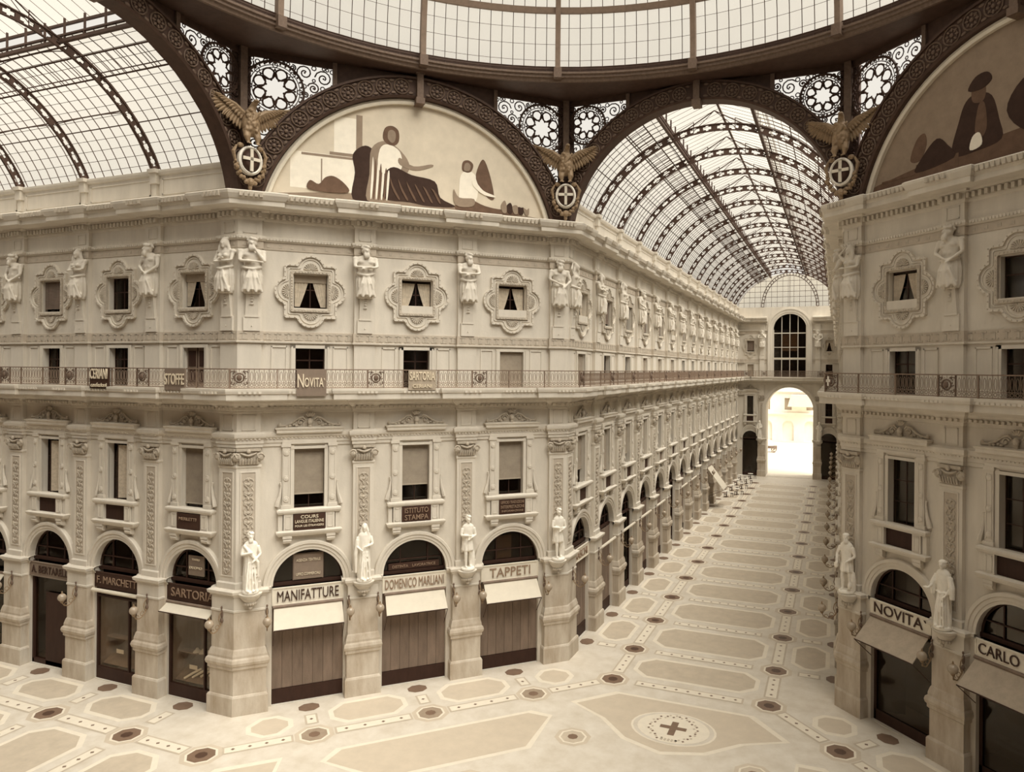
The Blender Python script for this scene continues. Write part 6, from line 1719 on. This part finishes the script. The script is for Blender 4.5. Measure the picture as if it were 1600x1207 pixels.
for i in range(46):
    a = 2 * pi * i / 46
    if abs(a - 1.5 * pi) < .3: continue
    r_ = 1.0 + .09 * sin(i * 2.3); p = (.1 + r_ * cos(a), 13.5 + r_ * 1.12 * sin(a))
    inlay(I4, [(p[0] - .07, p[1]), (p[0], p[1] - .08), (p[0] + .07, p[1]), (p[0], p[1] + .08)], 'floor_dark' if i % 2 else 'floor_mid', 5)
inlay(I4, [(-.05, 12.85), (.25, 12.85), (.25, 13.4), (.68, 13.4), (.68, 13.68), (.25, 13.68), (.25, 14.1), (-.05, 14.1), (-.05, 13.68), (-.5, 13.68), (-.5, 13.4), (-.05, 13.4)], 'floor_dark', 5)
for i in range(5): inlay(I4, [(-.25 + i * .15, 12.35), (-.15 + i * .15, 12.3), (-.12 + i * .15, 12.5), (-.22 + i * .15, 12.55)], 'floor_mid', 5)
tag(part('floor', fl), 'pale mosaic pavement with dark octagons, inlaid panels and a cross emblem', 'floor', kind='structure')

# ------------------------------------------------------------------ square beyond the portal
mb = MB().mat('street').flat([(-60, YEND + 4), (60, YEND + 4), (60, 200), (-60, 200)], -.01)
tag(part('ground_square', mb), 'sunlit open square seen through the portal', 'ground', kind='structure')
t = root('townhouse', (0, 150, 0))
fcT = Face('t', (-20, 150), 0, 0, 44, [], [], '')
mb = MB().mat('far_wall'); holes = []
for i in range(9):
    x = 3 + i * 4.6; holes.append(hole_arch(x, 1.2, .3, 3.6, 8))
    for z in (7.2, 12.2, 16.6): holes.append(hole_rect(x, .75, z, z + 2.6))
outl = [(0, 0), (44, 0), (44, 22), (0, 22)]; loops = [outl] + holes
tri = tessellate_polygon([[Vector((x, z, 0)) for x, z in l] for l in loops]); fp = [p for l in loops for p in l]
mb.add([(x - 20, 0, z) for x, z in fp], [tuple(q) for q in tri])
for l in holes:
    n = len(l); mb.add([(x - 20, 0, z) for x, z in l] + [(x - 20, .5, z) for x, z in l], [(i, (i + 1) % n, n + (i + 1) % n, n + i) for i in range(n)])
mb.box(-20, 24, .5, 8, 0, 22)
for z in (6.2, 11.2, 21.4): mb.box(-20, 24, -.35, 0, z, z + .4)
part('wall', mb, parent=t)
for i in range(9):
    for z in (7.2, 12.2): part('pane', MB().mat('far_pane_glare').box(-20 + 3 + i * 4.6 - .74, -20 + 3 + i * 4.6 + .74, .3, .34, z, z + 2.6), parent=t)
tag(t, 'pale townhouse with arched ground floor seen across the square through the portal', 'building')
awn = MB().mat('canvas').prism([(-2.6, 0), (2.6, 0), (1.9, 2.6), (-1.9, 2.6)], -2.2, 0)
q = part('market_awning', awn); q.location = (-.6, 149.8, 8.0); tag(q, 'big white awning on the townhouse across the square', 'awning')
t = root('cart', (-5.5, 128, 0))
part('bed', MB().mat('shutter_wood').box(-1.6, 1.6, -.6, .6, .75, 1.3), parent=t)
for x in (-1.0, 1.0):
    for y in (-.7, .7):
        w_ = MB().mat('shutter_wood'); w_.ring((x, y, .5), .46, .06, 18, 5)
        for a in range(8): w_.tube([(x, y, .5), (x + .46 * cos(a * pi / 4), y, .5 + .46 * sin(a * pi / 4))], .025, 4)
        part('wheel', w_, parent=t)
part('cover', MB().mat('canvas').lathe([(.0, 2.4), (.7, 2.1), (1.0, 1.3)], n=14), parent=t)
tag(t, 'four-wheeled covered cart standing out in the square', 'cart')

# café tables and stools beside the far end of the bright gallery wall
ct = root('cafe_table')
part('table_top', MB().mat('marble').lathe([(0, .74), (.38, .74), (.38, .77), (0, .77)], n=16), parent=ct)
part('stem', MB().mat('iron').tube([(0, 0, .04), (0, 0, .74)], .035, 8), parent=ct)
part('base', MB().mat('iron').lathe([(0, .0), (.26, .0), (.24, .04), (.05, .07), (0, .07)], n=12), parent=ct)
stl = root('stool')
part('seat', MB().mat('dark_wood').lathe([(0, .43), (.2, .43), (.2, .47), (0, .47)], n=14), parent=stl)
for a in range(4): part('leg', MB().mat('dark_wood').tube([(.13 * cos(a * pi / 2 + .78), .13 * sin(a * pi / 2 + .78), .43), (.2 * cos(a * pi / 2 + .78), .2 * sin(a * pi / 2 + .78), 0)], .018, 6), parent=stl)
spots = [(-6.0, R + 55.2), (-5.0, R + 57.4), (-6.0, R + 60.3), (-5.0, R + 62.3), (-6.0, R + 65.2), (-4.9, R + 67.0), (-6.1, R + 70.0), (-4.9, R + 72.0)]
for i, (x, y) in enumerate(spots):
    c = dup(ct, (x, y, 0)); tag(c, 'small round marble-topped table near the far portal, %s from the octagon' % ORD[i], 'table', 'tables by the bright gallery wall')
    for j, (dx, dy) in enumerate(((.62, .1), (-.1, -.65))):
        c = dup(stl, (x + dx, y + dy, 0)); tag(c, 'dark round stool on the %s side of the %s small table from the octagon' % (('gallery', 'octagon')[j], ORD[i]), 'stool', 'stools by the bright gallery wall')
drop(ct); drop(stl)
